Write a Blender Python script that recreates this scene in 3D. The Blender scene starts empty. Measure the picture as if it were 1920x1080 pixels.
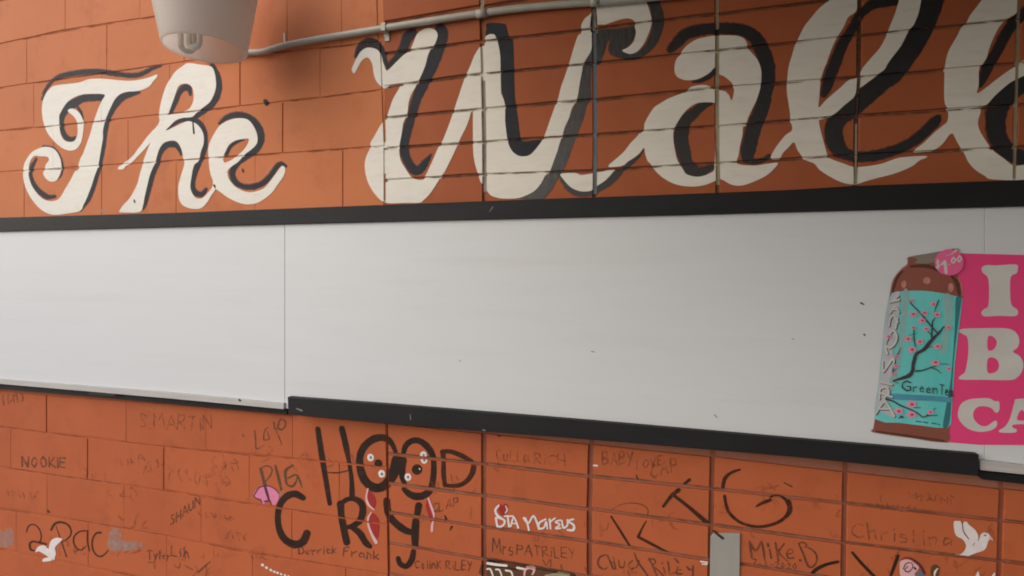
import bpy, math, random
import numpy as np
from mathutils import Vector
from mathutils.geometry import delaunay_2d_cdt

random.seed(7)
S = bpy.context.scene
C = bpy.data.collections.new("place"); S.collection.children.link(C)
R = math.radians

# ------------------------------------------------------------------ camera
F = 1010.0                 # focal length in photo pixels (photo is 1920 wide)
PSI, TH = R(18.0), R(1.5)  # looks 18 deg to the left of the wall's normal, 1.5 deg down
CAM = Vector((0.0, -1.697, 1.60))
fwd = Vector((-math.sin(PSI)*math.cos(TH), math.cos(PSI)*math.cos(TH), -math.sin(TH)))
rgt = Vector((math.cos(PSI), math.sin(PSI), 0.0))
upv = rgt.cross(fwd)
cd = bpy.data.cameras.new("camera"); cam = bpy.data.objects.new("camera", cd); C.objects.link(cam)
cam.location = CAM
cam.rotation_euler = fwd.to_track_quat('-Z', 'Y').to_euler()
cd.sensor_width = 36.0; cd.lens = F/1920*36.0; cd.clip_start = 0.02; cd.clip_end = 500
S.camera = cam

# ------------------------------------------------------------------ light
w = bpy.data.worlds.new("World"); S.world = w; w.use_nodes = True
nt = w.node_tree
bg = nt.nodes['Background']
sky = nt.nodes.new('ShaderNodeTexSky'); sky.sky_type = 'NISHITA'; sky.sun_disc = False
SUN_DIR = Vector((-0.56, -0.62, 0.52)).normalized()      # towards the sun
el = math.asin(SUN_DIR.z); az = math.atan2(SUN_DIR.x, SUN_DIR.y)
sky.sun_elevation = el; sky.sun_rotation = az
sky.air_density = 1.0; sky.dust_density = 2.5; sky.ozone_density = 1.0
nt.links.new(sky.outputs[0], bg.inputs['Color']); bg.inputs['Strength'].default_value = 0.13
sl = bpy.data.lights.new("sun", 'SUN'); sl.energy = 1.65; sl.angle = R(85); sl.color = (1.0, 0.985, 0.965)
so = bpy.data.objects.new("sun", sl); C.objects.link(so)
so.rotation_euler = SUN_DIR.to_track_quat('Z', 'Y').to_euler(); so.location = (-3, -4, 5)
S.view_settings.view_transform = 'Standard'; S.view_settings.look = 'None'
S.view_settings.exposure = 0.0; S.view_settings.gamma = 1.0
S.view_settings.use_curve_mapping = False
S.cycles.filter_width = 1.9

# ------------------------------------------------------------------ measuring: photo pixel -> point on a plane parallel to the wall
def W(px, py, y=0.0):
    d = fwd + rgt*((px-960)/F) + upv*((540-py)/F)
    t = (y - CAM.y)/d.y
    p = CAM + d*t
    return p.x, p.z

# ------------------------------------------------------------------ materials
def mat(name, col, col2=None, rough=0.55, nscale=4.0, bump=0.0, bscale=120.0, var=0.5, stretch=(1,1,1),
        alpha=None, ascale=60.0, spec=0.5, rnd=0.0, stain=None, stscale=2.0, metallic=0.0, bump2=0.0):
    m = bpy.data.materials.new(name); m.use_nodes = True
    t = m.node_tree; N = t.nodes; L = t.links
    b = N['Principled BSDF']
    b.inputs['Roughness'].default_value = rough; b.inputs['Specular IOR Level'].default_value = spec
    b.inputs['Metallic'].default_value = metallic
    geo = N.new('ShaderNodeNewGeometry'); mp = N.new('ShaderNodeMapping')
    mp.inputs['Scale'].default_value = stretch
    L.new(geo.outputs['Position'], mp.inputs['Vector'])
    def noise(scale, detail=4, rough_=0.55):
        n = N.new('ShaderNodeTexNoise'); n.inputs['Scale'].default_value = scale
        n.inputs['Detail'].default_value = detail; n.inputs['Roughness'].default_value = rough_
        L.new(mp.outputs[0], n.inputs['Vector']); return n
    def ramp(src, lo, hi):
        r = N.new('ShaderNodeMapRange'); r.inputs['From Min'].default_value = lo; r.inputs['From Max'].default_value = hi
        L.new(src, r.inputs['Value']); return r.outputs[0]
    def mix(fac, a, b_, mode='MIX'):
        x = N.new('ShaderNodeMix'); x.data_type = 'RGBA'; x.blend_type = mode
        if isinstance(fac, float): x.inputs[0].default_value = fac
        else: L.new(fac, x.inputs[0])
        for i, v in ((6, a), (7, b_)):
            if isinstance(v, tuple): x.inputs[i].default_value = (*v, 1)
            else: L.new(v, x.inputs[i])
        return x.outputs[2]
    col2 = col2 or tuple(c*0.82 for c in col)
    cc = mix(ramp(noise(nscale).outputs['Fac'], 0.5-0.25/var*0.5, 0.5+0.25/var*0.5), col, col2)
    if stain:
        cc = mix(ramp(noise(stscale, 6, 0.65).outputs['Fac'], 0.54, 0.80), cc, stain)
    if rnd:
        oi = N.new('ShaderNodeObjectInfo')
        r = N.new('ShaderNodeMapRange'); r.inputs['To Min'].default_value = 1-rnd; r.inputs['To Max'].default_value = 1+rnd
        L.new(oi.outputs['Random'], r.inputs['Value'])
        v = N.new('ShaderNodeVectorMath'); v.operation = 'SCALE'
        L.new(cc, v.inputs[0]); L.new(r.outputs[0], v.inputs['Scale']); cc = v.outputs[0]
    L.new(cc, b.inputs['Base Color'])
    # roughness wobble
    rr = N.new('ShaderNodeMapRange'); rr.inputs['To Min'].default_value = max(0.05, rough-0.08); rr.inputs['To Max'].default_value = min(1, rough+0.10)
    L.new(noise(nscale*6).outputs['Fac'], rr.inputs['Value']); L.new(rr.outputs[0], b.inputs['Roughness'])
    if bump:
        bn = N.new('ShaderNodeBump'); bn.inputs['Strength'].default_value = 1.0; bn.inputs['Distance'].default_value = bump
        L.new(noise(bscale, 3).outputs['Fac'], bn.inputs['Height'])
        last = bn
        if bump2:
            b2 = N.new('ShaderNodeBump'); b2.inputs['Distance'].default_value = bump2
            L.new(noise(14, 3).outputs['Fac'], b2.inputs['Height']); L.new(bn.outputs[0], b2.inputs['Normal']); last = b2
        L.new(last.outputs[0], b.inputs['Normal'])
    if alpha is not None:
        lo, hi, mn, mx = alpha
        r = N.new('ShaderNodeMapRange'); r.inputs['From Min'].default_value = lo; r.inputs['From Max'].default_value = hi
        r.inputs['To Min'].default_value = mn; r.inputs['To Max'].default_value = mx
        L.new(noise(ascale, 5, 0.6).outputs['Fac'], r.inputs['Value']); L.new(r.outputs[0], b.inputs['Alpha'])
    return m

M = {}
M['orange'] = mat('orange_wall_paint', (0.62, 0.212, 0.090), (0.57, 0.188, 0.078), rough=0.6, spec=0.12, nscale=3.0, bump=0.0006, bscale=230, rnd=0.035,
                  stain=(0.44, 0.135, 0.058), stscale=5.0, bump2=0.0018)
M['shaded_orange'] = mat('shaded_orange_wall_paint', (0.43, 0.122, 0.050), (0.37, 0.102, 0.042), rough=0.6, spec=0.15, nscale=3.0, bump=0.0006, bscale=230, rnd=0.04,
                  stain=(0.35, 0.10, 0.045), stscale=6.0, bump2=0.0018)  # orange kept darker to carry part of the shade on the upper right
M['red_orange'] = mat('red_orange_wall_paint', (0.495, 0.130, 0.050), (0.44, 0.108, 0.042), rough=0.6, spec=0.15, nscale=4.0, bump=0.0006, bscale=230, rnd=0.04,
                  stain=(0.36, 0.090, 0.040), stscale=7.0, bump2=0.0018)
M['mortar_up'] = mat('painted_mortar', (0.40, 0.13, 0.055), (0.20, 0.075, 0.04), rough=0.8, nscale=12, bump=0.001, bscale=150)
M['mortar_low'] = mat('smudged_mortar', (0.33, 0.145, 0.098), (0.33, 0.105, 0.055), rough=0.8, nscale=16, bump=0.001, bscale=150)
M['mortar_dark'] = mat('dark_red_mortar', (0.30, 0.085, 0.042), (0.20, 0.058, 0.032), rough=0.8, nscale=16, bump=0.001, bscale=150)
M['white'] = mat('white_sign_paint', (0.81, 0.78, 0.70), (0.75, 0.71, 0.625), rough=0.5, nscale=9, stain=(0.70, 0.62, 0.52), stscale=18, bump=0.0003, bscale=200, stretch=(1,1,4))
M['maroon'] = mat('maroon_edge_paint', (0.20, 0.055, 0.040), rough=0.6, nscale=30, alpha=(0.35, 0.6, 0.25, 0.9), ascale=40)
M['white_thin'] = mat('white_marker', (0.80, 0.76, 0.74), (0.70, 0.62, 0.62), rough=0.5, nscale=40)
M['charcoal'] = mat('charcoal_sign_paint', (0.030, 0.032, 0.040), (0.018, 0.019, 0.024), rough=0.6, spec=0.2, nscale=25, bump=0.0003, bscale=200)
M['blackp'] = mat('black_sign_paint', (0.026, 0.024, 0.025), (0.016, 0.015, 0.016), rough=0.45, nscale=25, bump=0.0003, bscale=200)
M['brushed'] = mat('brushed_black_paint', (0.022, 0.020, 0.020), (0.07, 0.065, 0.065), rough=0.45, nscale=30, stretch=(3,1,0.8), bump=0.0003)
M['graf'] = mat('black_graffiti_paint', (0.016, 0.012, 0.010), (0.045, 0.020, 0.012), rough=0.5, spec=0.2, nscale=22, bump=0.0002, stain=(0.07, 0.028, 0.016), stscale=40)
M['graf_worn'] = mat('worn_black_graffiti_paint', (0.028, 0.014, 0.010), (0.08, 0.028, 0.016), rough=0.5, spec=0.2, nscale=50, alpha=(0.32, 0.55, 0.55, 1.0), ascale=45)
M['marker'] = mat('brown_marker', (0.075, 0.030, 0.018), (0.16, 0.052, 0.028), rough=0.6, nscale=30, alpha=(0.36, 0.60, 0.22, 0.95), ascale=34)
M['faint'] = mat('faded_marker', (0.13, 0.042, 0.022), rough=0.6, nscale=60, alpha=(0.38, 0.62, 0.03, 0.50), ascale=34)
M['ghost'] = mat('smudged_marker_ghost', (0.19, 0.055, 0.030), rough=0.6, nscale=30, alpha=(0.42, 0.66, 0.0, 0.42), ascale=22)
M['olive'] = mat('olive_brown_marker', (0.11, 0.060, 0.030), rough=0.6, nscale=60, alpha=(0.35, 0.6, 0.45, 0.9))
M['red'] = mat('red_paint', (0.42, 0.022, 0.020), (0.28, 0.015, 0.015), rough=0.45, nscale=40)
M['pinkp'] = mat('pink_paint', (0.72, 0.24, 0.38), (0.66, 0.18, 0.33), rough=0.5, nscale=40)
M['palepink'] = mat('pale_pink_paint', (0.80, 0.48, 0.48), rough=0.5, nscale=40)
M['purple'] = mat('purple_marker', (0.10, 0.012, 0.05), rough=0.5)
M['grime'] = mat('whitish_smear', (0.42, 0.36, 0.33), rough=0.6, nscale=50, alpha=(0.36, 0.66, 0.15, 0.62), ascale=26)
M['joint_shade'] = mat('joint_shade', (0.10, 0.045, 0.028), (0.15, 0.085, 0.055), rough=0.9, nscale=30, alpha=(0.3, 0.55, 0.25, 0.85), ascale=30)  # dark brown standing in for the shadow line in the level joints
M['joint_shade_warm'] = mat('warm_joint_shade', (0.22, 0.065, 0.032), (0.28, 0.085, 0.04), rough=0.9, nscale=30, alpha=(0.3, 0.55, 0.3, 0.85), ascale=30)
M['tan_joint'] = mat('tan_joint_filler', (0.44, 0.37, 0.24), (0.30, 0.22, 0.13), rough=0.7, nscale=14, alpha=(0.25, 0.5, 0.55, 1.0), ascale=14)
M['dim_joint'] = mat('dim_joint_filler', (0.17, 0.085, 0.05), (0.08, 0.035, 0.022), rough=0.7, nscale=22, alpha=(0.35, 0.55, 0.3, 1.0), ascale=40)
M['blue_joint'] = mat('blue_grey_joint_filler', (0.135, 0.175, 0.205), (0.10, 0.11, 0.12), rough=0.6, nscale=18)
M['grey_joint'] = mat('grey_joint_filler', (0.36, 0.33, 0.28), (0.20, 0.16, 0.13), rough=0.7, nscale=22, alpha=(0.30, 0.5, 0.35, 0.9), ascale=16)
M['board'] = mat('white_board', (0.665, 0.685, 0.705), (0.645, 0.665, 0.68), rough=0.42, nscale=5, stretch=(0.5,1,6), bump=0.0002, bscale=300,
                 stain=(0.60, 0.61, 0.615), stscale=1.6)
M['rail'] = mat('grey_white_rail', (0.42, 0.40, 0.38), (0.54, 0.52, 0.50), rough=0.5, nscale=18, stretch=(0.3,1,6))
M['trim'] = mat('black_trim_paint', (0.020, 0.020, 0.022), (0.014, 0.014, 0.015), rough=0.55, spec=0.2, nscale=9, bump=0.0003, bscale=160, stretch=(0.4,1,2))
M['scratch'] = mat('scratch', (0.25, 0.23, 0.21), rough=0.6)
M['dirt'] = mat('dirt_speck', (0.03, 0.025, 0.02), rough=0.8)
M['soft_dirt'] = mat('soft_dirt', (0.30, 0.28, 0.26), rough=0.8, alpha=(0.4, 0.6, 0.2, 0.7), ascale=200)
M['shade'] = mat('frosted_lamp_shade', (0.84, 0.80, 0.75), (0.80, 0.76, 0.71), rough=0.35, nscale=12, bump=0.0004, bscale=90)
t_ = M['shade'].node_tree; bs = t_.nodes['Principled BSDF']
tl = t_.nodes.new('ShaderNodeBsdfTranslucent'); tl.inputs['Color'].default_value = (0.97, 0.94, 0.91, 1)
mx = t_.nodes.new('ShaderNodeMixShader'); mx.inputs[0].default_value = 0.68
t_.links.new(bs.outputs[0], mx.inputs[1]); t_.links.new(tl.outputs[0], mx.inputs[2])
t_.links.new(mx.outputs[0], t_.nodes['Material Output'].inputs['Surface'])
M['tube'] = mat('fluorescent_tube_glass', (0.88, 0.87, 0.80), rough=0.25)
M['metal'] = mat('painted_pipe', (0.50, 0.49, 0.42), (0.41, 0.405, 0.34), rough=0.42, nscale=20, bump=0.0003, bscale=120)
M['plate'] = mat('grey_metal_plate', (0.36, 0.35, 0.32), (0.31, 0.30, 0.28), rough=0.45, nscale=9, stretch=(2,1,0.5), stain=(0.25,0.23,0.2))
M['pave'] = mat('concrete_paving', (0.23, 0.23, 0.23), (0.19, 0.19, 0.19), rough=0.85, nscale=2, bump=0.002, bscale=60)
M['banner'] = mat('pink_banner_vinyl', (0.84, 0.066, 0.235), (0.78, 0.055, 0.20), rough=0.4, nscale=3, rnd=0)
M['bwhite'] = mat('banner_white_print', (0.66, 0.65, 0.62), rough=0.4, nscale=10)
M['amber'] = mat('bottle_print_brown', (0.30, 0.090, 0.062), (0.23, 0.072, 0.052), rough=0.4, nscale=6)
M['amber_lt'] = mat('bottle_print_highlight', (0.66, 0.30, 0.24), rough=0.4, alpha=(0.3,0.6,0.6,0.95), ascale=80)
M['amber_dk'] = mat('bottle_print_dark_brown', (0.13, 0.045, 0.032), rough=0.4, alpha=(0.2,0.8,0.4,0.8), ascale=9)
M['teal'] = mat('label_print_teal', (0.10, 0.56, 0.53), (0.17, 0.62, 0.62), rough=0.4, nscale=7, stretch=(2.5,1,0.5))
M['teal_lt'] = mat('label_print_pale_teal', (0.46, 0.68, 0.66), rough=0.4, alpha=(0.2,0.8,0.35,0.75), ascale=7)
M['teal_dk'] = mat('label_print_dark_teal', (0.04, 0.20, 0.25), rough=0.4, alpha=(0.2,0.8,0.5,0.85), ascale=7)
M['band'] = mat('label_print_blue', (0.09, 0.36, 0.50), (0.06, 0.24, 0.33), rough=0.4, nscale=12)
M['branch'] = mat('label_print_branch', (0.035, 0.035, 0.045), (0.07, 0.05, 0.06), rough=0.4, nscale=60)
M['blossom'] = mat('label_print_blossom', (0.72, 0.27, 0.38), (0.70, 0.36, 0.46), rough=0.4, nscale=120)
M['blossom_c'] = mat('label_print_blossom_centre', (0.56, 0.07, 0.18), rough=0.4)
M['lilac'] = mat('label_print_lilac', (0.56, 0.54, 0.62), (0.40, 0.46, 0.48), rough=0.4, nscale=30)
M['cap'] = mat('bottle_print_cap', (0.26, 0.22, 0.18), (0.20, 0.17, 0.13), rough=0.4, nscale=10, stretch=(0.5,1,3))
M['disc'] = mat('price_disc_print', (0.84, 0.10, 0.25), (0.78, 0.15, 0.36), rough=0.4, nscale=9)
M['awning'] = mat('shade_awning_cloth', (0.05, 0.045, 0.045), rough=0.8)  # only for the added unseen awning that blocks light
M['shade_stucco'] = mat('shade_wing_render', (0.13, 0.11, 0.10), rough=0.9, bump=0.002, bscale=60)  # dark surfaces of the added awning and wing that block light

# ------------------------------------------------------------------ object helpers
def link(name, verts, faces, m, parent=None, mats=None, smooth=False):
    me = bpy.data.meshes.new(name); me.from_pydata([tuple(v) for v in verts], [], faces)
    me.materials.append(m)
    me.update()
    if smooth:
        for p in me.polygons: p.use_smooth = True
    o = bpy.data.objects.new(name, me); C.objects.link(o)
    if parent is not None: o.parent = parent
    return o
def thing(name, label, cat, loc=(0,0,0), group=None):
    o = bpy.data.objects.new(name, None); C.objects.link(o); o.location = loc
    o['label'] = label; o['category'] = cat
    if group: o['group'] = group
    return o
def unshift(verts, root): return [(v[0]-root.location.x, v[1]-root.location.y, v[2]-root.location.z) for v in verts]
def lab(o, s): o['label'] = s; return o

# text of a crop: letters name the origin of a measured crop, x,y pairs are in its enlarged pixels
OR = {'A': (20,100,6), 'B': (20,240,6), 'C': (220,100,6), 'D': (220,240,6), 'E': (640,0,6), 'F': (640,160,6), 'G': (640,220,6),
      'H': (900,0,6), 'I': (900,160,6), 'J': (900,220,6), 'K': (1060,0,6), 'M': (1160,160,6), 'N': (1160,220,6), 'O': (1240,0,6),
      'Q': (1440,0,6), 'R': (1440,180,6), 'S': (1600,0,6), 'T': (1600,180,6),
      'a': (460,780,6), 'b': (640,780,6), 'c': (460,900,6), 'd': (640,900,6), 'e': (1100,820,6), 'f': (1100,900,6), 'g': (1320,860,6),
      'h': (1360,960,9), 'i': (1560,900,6), 'j': (0,900,6), 'k': (1707,960,9), 'l': (900,900,6), 'm': (220,900,6), 'n': (220,780,6), 'o': (0,700,6),
      'p': (1630,455,9), 'q': (1630,560,9), 'r': (1630,650,9), 's': (1630,720,9), 't': (1760,460,2.769), 'z': (0,0,1)}
def P(txt):
    out = []; o = OR['z']
    for tok in txt.split():
        if tok in OR: o = OR[tok]; continue
        v = [float(q) for q in tok.split(',')]
        out.append((o[0]+v[0]/o[2], o[1]+v[1]/o[2]) + tuple(q/o[2] for q in v[2:]))
    return out

def catmull(pts, n=3, closed=True):
    out = []; L = len(pts)
    if closed: pts = [(p[0]+random.uniform(-.35,.35), p[1]+random.uniform(-.35,.35))+tuple(p[2:]) for p in pts]
    rng = range(L) if closed else range(L-1)
    for i in rng:
        if closed: p0, p1, p2, p3 = pts[i-1], pts[i], pts[(i+1) % L], pts[(i+2) % L]
        else: p0, p1, p2, p3 = pts[max(i-1,0)], pts[i], pts[i+1], pts[min(i+2,L-1)]
        for k in range(n):
            t = k/n
            out.append(tuple(0.5*((2*b)+(-a+c)*t+(2*a-5*b+4*c-d)*t*t+(-a+3*b-3*c+d)*t**3) for a,b,c,d in zip(p0,p1,p2,p3)))
    if not closed: out.append(tuple(pts[-1]))
    return out

def inside(px, py, poly):
    x = px[:,None]; y = py[:,None]
    a = np.array(poly); b = np.roll(a, -1, 0)
    ya, yb = a[:,1][None], b[:,1][None]; xa, xb = a[:,0][None], b[:,0][None]
    cond = (ya > y) != (yb > y)
    with np.errstate(divide='ignore', invalid='ignore'):
        xi = (xb-xa)*(y-ya)/(yb-ya)+xa
    return (np.sum(cond & (x < xi), axis=1) % 2) == 1

def union(polys, holes=()):
    """triangles (in photo pixels) that cover the union of polys minus holes"""
    vs = []; es = []
    for pl in list(polys)+list(holes):
        s = len(vs); n = len(pl)
        vs += [Vector((round(p[0],3), round(p[1],3))) for p in pl]
        es += [(s+i, s+(i+1) % n) for i in range(n)]
    r = delaunay_2d_cdt(vs, es, [], 0, 1e-3)
    v = np.array([(q[0], q[1]) for q in r[0]]); f = [t for t in r[2]]
    if not f: return []
    cen = np.array([v[list(t)].mean(0) for t in f])
    keep = np.zeros(len(f), bool)
    for pl in polys: keep |= inside(cen[:,0], cen[:,1], pl)
    for pl in holes: keep &= ~inside(cen[:,0], cen[:,1], pl)
    return [[tuple(v[i]) for i in t] for t, k in zip(f, keep) if k]

def ribbon(pts, wob=0.0, smooth=True):
    """pts: (x, y, width) in photo pixels -> list of polygons whose union is a brush stroke"""
    pts = [p if len(p) > 2 else (p[0], p[1], 2.0) for p in pts]
    q = catmull(pts, 4, False) if (smooth and len(pts) > 2) else pts
    q = [(x, y, max(0.25, w_*(1+random.uniform(-wob, wob)))) for x, y, w_ in q]
    polys = []
    for (x, y, w_) in q:
        n = 7 if w_ < 3 else 10
        a0 = random.random()
        polys.append([(x+w_/2*math.cos(a0+2*math.pi*i/n), y+w_/2*math.sin(a0+2*math.pi*i/n)) for i in range(n)])
    for (x0,y0,w0),(x1,y1,w1) in zip(q, q[1:]):
        dx, dy = x1-x0, y1-y0; l = math.hypot(dx, dy)
        if l < 1e-4: continue
        nx, ny = -dy/l, dx/l
        polys.append([(x0+nx*w0/2,y0+ny*w0/2),(x1+nx*w1/2,y1+ny*w1/2),(x1-nx*w1/2,y1-ny*w1/2),(x0-nx*w0/2,y0-ny*w0/2)])
    return polys

def clip(poly, quad):
    """Sutherland-Hodgman against a convex quad (counter-clockwise in pixel axes or not: sign is found)"""
    ar = sum(quad[i][0]*quad[(i+1)%4][1]-quad[(i+1)%4][0]*quad[i][1] for i in range(4))
    sg = 1 if ar > 0 else -1
    for i in range(4):
        ax, ay = quad[i]; bx, by = quad[(i+1)%4]
        ex, ey = bx-ax, by-ay
        def side(p): return sg*(ex*(p[1]-ay)-ey*(p[0]-ax))
        out = []
        for k in range(len(poly)):
            p, q = poly[k-1], poly[k]
            sp, sq = side(p), side(q)
            if (sp < 0) != (sq < 0):
                t = sp/(sp-sq); out.append((p[0]+(q[0]-p[0])*t, p[1]+(q[1]-p[1])*t))
            if sq >= 0: out.append(q)
        poly = out
        if len(poly) < 3: return []
    return poly

class MB:
    def __init__(s): s.v = []; s.f = []
    def face(s, pts):
        b = len(s.v); s.v += pts; s.f.append(tuple(range(b, b+len(pts))))
    def flat(s, px_pts, y, plane=0.0):
        """a polygon given in photo pixels, measured on plane y=plane, put at depth y, facing the street"""
        pts = [W(p[0], p[1], plane) for p in px_pts]
        ar = sum(pts[i-1][0]*pts[i][1]-pts[i][0]*pts[i-1][1] for i in range(len(pts)))
        if abs(ar) < 1e-9: return
        if ar < 0: pts = pts[::-1]
        s.face([(p[0], y, p[1]) for p in pts])
    def box(s, x0, x1, y0, y1, z0, z1):
        b = len(s.v)
        s.v += [(x,y,z) for z in (z0,z1) for y in (y0,y1) for x in (x0,x1)]
        for q in ((0,2,3,1),(4,5,7,6),(0,1,5,4),(2,6,7,3),(0,4,6,2),(1,3,7,5)): s.f.append(tuple(b+i for i in q))
    def prism(s, px_pts, yf, yb, plane=None, bev=0.0):
        """outline in photo pixels measured on its front plane, extruded back to yb"""
        plane = yf if plane is None else plane
        pts = [W(p[0], p[1], plane) for p in px_pts]
        ar = sum(pts[i-1][0]*pts[i][1]-pts[i][0]*pts[i-1][1] for i in range(len(pts)))
        if ar < 0: pts = pts[::-1]
        n = len(pts)
        cx = sum(p[0] for p in pts)/n; cz = sum(p[1] for p in pts)/n
        rings = [(yb, 0.0), (yf+bev, 0.0)] + ([(yf, bev)] if bev else [])
        b = len(s.v)
        for y, ins in rings:
            for i in range(n):
                p = pts[i]
                if ins:
                    a, c = pts[i-1], pts[(i+1)%n]
                    e1 = Vector((p[0]-a[0], p[1]-a[1])).normalized(); e2 = Vector((c[0]-p[0], c[1]-p[1])).normalized()
                    n1 = Vector((-e1.y, e1.x)); n2 = Vector((-e2.y, e2.x)); m_ = (n1+n2); k = m_.dot(n1)
                    m_ = m_/max(0.3, k)
                    p = (p[0]+m_.x*ins, p[1]+m_.y*ins)
                s.v.append((p[0], y, p[1]))
        for r in range(len(rings)-1):
            for i in range(n):
                j = (i+1) % n
                s.f.append((b+r*n+i, b+r*n+j, b+(r+1)*n+j, b+(r+1)*n+i))
        s.f.append(tuple(b+(len(rings)-1)*n+i for i in range(n)))
        s.f.append(tuple(b+i for i in reversed(range(n))))
    def make(s, name, m, parent=None, smooth=False):
        return link(name, s.v, s.f, m, parent, smooth=smooth)

def tube(path, r, n=12, cap=True):
    vs = []; fs = []
    path = [Vector(p) for p in path]
    rs = r if isinstance(r, (list, tuple)) else [r]*len(path)
    up = None
    for i, p in enumerate(path):
        d = (path[min(i+1, len(path)-1)]-path[max(i-1, 0)]).normalized()
        if up is None: up = d.orthogonal().normalized()
        up = (up - d*up.dot(d)).normalized(); sd = d.cross(up)
        for k in range(n):
            a = 2*math.pi*k/n
            vs.append(p + (up*math.cos(a)+sd*math.sin(a))*rs[i])
    for i in range(len(path)-1):
        for k in range(n):
            k2 = (k+1) % n
            fs.append((i*n+k, i*n+k2, (i+1)*n+k2, (i+1)*n+k))
    if cap:
        fs.append(tuple(reversed(range(n)))); fs.append(tuple((len(path)-1)*n+k for k in range(n)))
    return vs, fs

# ------------------------------------------------------------------ the ground
mb = MB(); mb.face([(-60,-60,0),(60,-60,0),(60,0.3,0),(-60,0.3,0)])
g = mb.make('pavement', M['pave']); g['kind'] = 'structure'

# ------------------------------------------------------------------ the wall: course lines and joints as measured in the photo
def interp(line, x):
    if x <= line[0][0]: a, b = line[0], line[1]
    elif x >= line[-1][0]: a, b = line[-2], line[-1]
    else:
        for a, b in zip(line, line[1:]):
            if a[0] <= x <= b[0]: break
    return a[1]+(b[1]-a[1])*(x-a[0])/(b[0]-a[0])
VPX, VPY = -2150.0, 508.0
def ray(y_at, x_at, xs):     # a course beyond the measured ones: a level line runs to the wall's vanishing point
    k = (y_at-VPY)/(x_at-VPX)
    return [(x, VPY+k*(x-VPX)) for x in xs]
XS_L = (-420, 0, 360, 725); XS_R = (725, 1100, 1500, 1920, 2500)
def ext(line, lo=None, hi=None):
    line = list(line)
    if lo is not None:
        k = (line[0][1]-VPY)/(line[0][0]-VPX); line.insert(0, (lo, VPY+k*(lo-VPX)))
    if hi is not None:
        k = (line[-1][1]-VPY)/(line[-1][0]-VPX); line.append((hi, VPY+k*(hi-VPX)))
    return line
U = [ray(-238, 0, XS_L), ray(-158, 0, XS_L), ray(-78, 0, XS_L), ray(2, 0, XS_L),
     ext([(0,83),(122,57),(269,35),(466,2)], -420, 725),
     ext([(0,165),(342,116),(530,97),(715,79)], -420, 725),
     ext([(0,246),(170,229),(448,200),(640,179),(722,168)], -420, 725),
     ext([(0,322),(170,314),(300,303),(640,280),(722,274)], -420, 725),
     ext([(0,412),(640,392),(722,389)], -420, 725)]
Lw = [ext([(0,733),(320,757),(535,776),(725,792)], -420),
      ext([(0,800),(160,821),(300,836),(460,853),(600,864),(725,877)], -420),
      ext([(0,876),(160,899),(307,919),(400,936),(530,953),(650,973),(725,984)], -420),
      ext([(0,955),(100,968),(170,980),(320,1005),(460,1036),(540,1047),(690,1070),(725,1076)], -420),
      ext([(0,1030),(107,1050),(212,1073),(400,1108)], -420, 725),
      ray(1112, 0, XS_L), ray(1190, 0, XS_L), ray(1268, 0, XS_L)]
r1 = ext([(728,40),(903,12)], 700, 2500)
Ru = [ray(-186, 910, XS_R), ray(-122, 910, XS_R), ray(-55, 910, XS_R), r1,
      ext([(725,100),(905,77),(1090,57),(1245,36),(1345,26),(1540,3)], 700, 2500),
      ext([(725,162),(910,138),(1115,119),(1240,101),(1345,95),(1495,82),(1605,67),(1758,50),(1905,37)], None, 2500),
      ext([(725,221),(910,204),(1115,187),(1240,176),(1345,165),(1475,156),(1605,145),(1773,129),(1905,119)], None, 2500),
      ext([(725,278),(830,272),(910,266),(1040,257),(1115,253),(1220,245),(1345,237),(1400,232),(1530,222),(1605,217),(1760,209),(1905,197)], None, 2500),
      ext([(725,338),(910,327),(1115,320),(1220,314),(1345,306),(1480,300),(1605,291),(1760,285),(1905,276)], None, 2500),
      ext([(722,392),(1220,373),(1920,347)], None, 2500)]
Rl = [ext([(725,792),(1100,830),(1360,857),(1835,910),(1920,918)], None, 2500),
      ext([(725,851),(905,870),(1105,893),(1225,904),(1335,917),(1475,930),(1585,944),(1700,959),(1875,976)], None, 2500),
      ext([(725,906),(905,929),(1105,955),(1335,985),(1475,1003),(1585,1018),(1700,1034),(1875,1052)], None, 2500),
      ext([(725,961),(905,988),(1105,1016),(1335,1050),(1500,1074)], None, 2500),
      ext([(725,1018),(905,1048),(1000,1065),(1100,1080)], None, 2500),
      ray(1110, 905, XS_R), ray(1172, 905, XS_R), ray(1234, 905, XS_R)]
# vertical joints of the stacked part, upper and lower (x as a function of y)
Vu = [[(-300,707),(0,711),(160,717),(240,721),(400,721)], [(-300,900),(0,903),(100,905),(240,908),(400,909)],
      [(-300,1110),(0,1113),(115,1115),(240,1116),(400,1115)], [(-300,1348),(0,1345),(100,1345),(200,1344),(250,1345),(400,1347)],
      [(-300,1620),(0,1612),(140,1611),(220,1606),(400,1604)], [(-300,1920),(40,1910),(130,1908),(220,1905),(400,1901)],
      [(-300,2290),(400,2262)]]
Vl = [[(760,724),(870,726),(1080,729),(1400,731)], [(760,907),(900,907),(1400,909)], [(760,1110),(950,1105),(1400,1108)],
      [(760,1338),(960,1334),(1400,1326)], [(760,1588),(1000,1583),(1400,1577)], [(760,1884),(1000,1876),(1400,1866)], [(760,2226),(1400,2210)]]
def vx(line, y): return interp(line, y)
def cross(hline, vline):
    y = 500.0; x = vx(vline, interp(hline, 1000))
    for _ in range(6):
        y = interp(hline, x); x = vx(vline, y)
    return x, y

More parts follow.
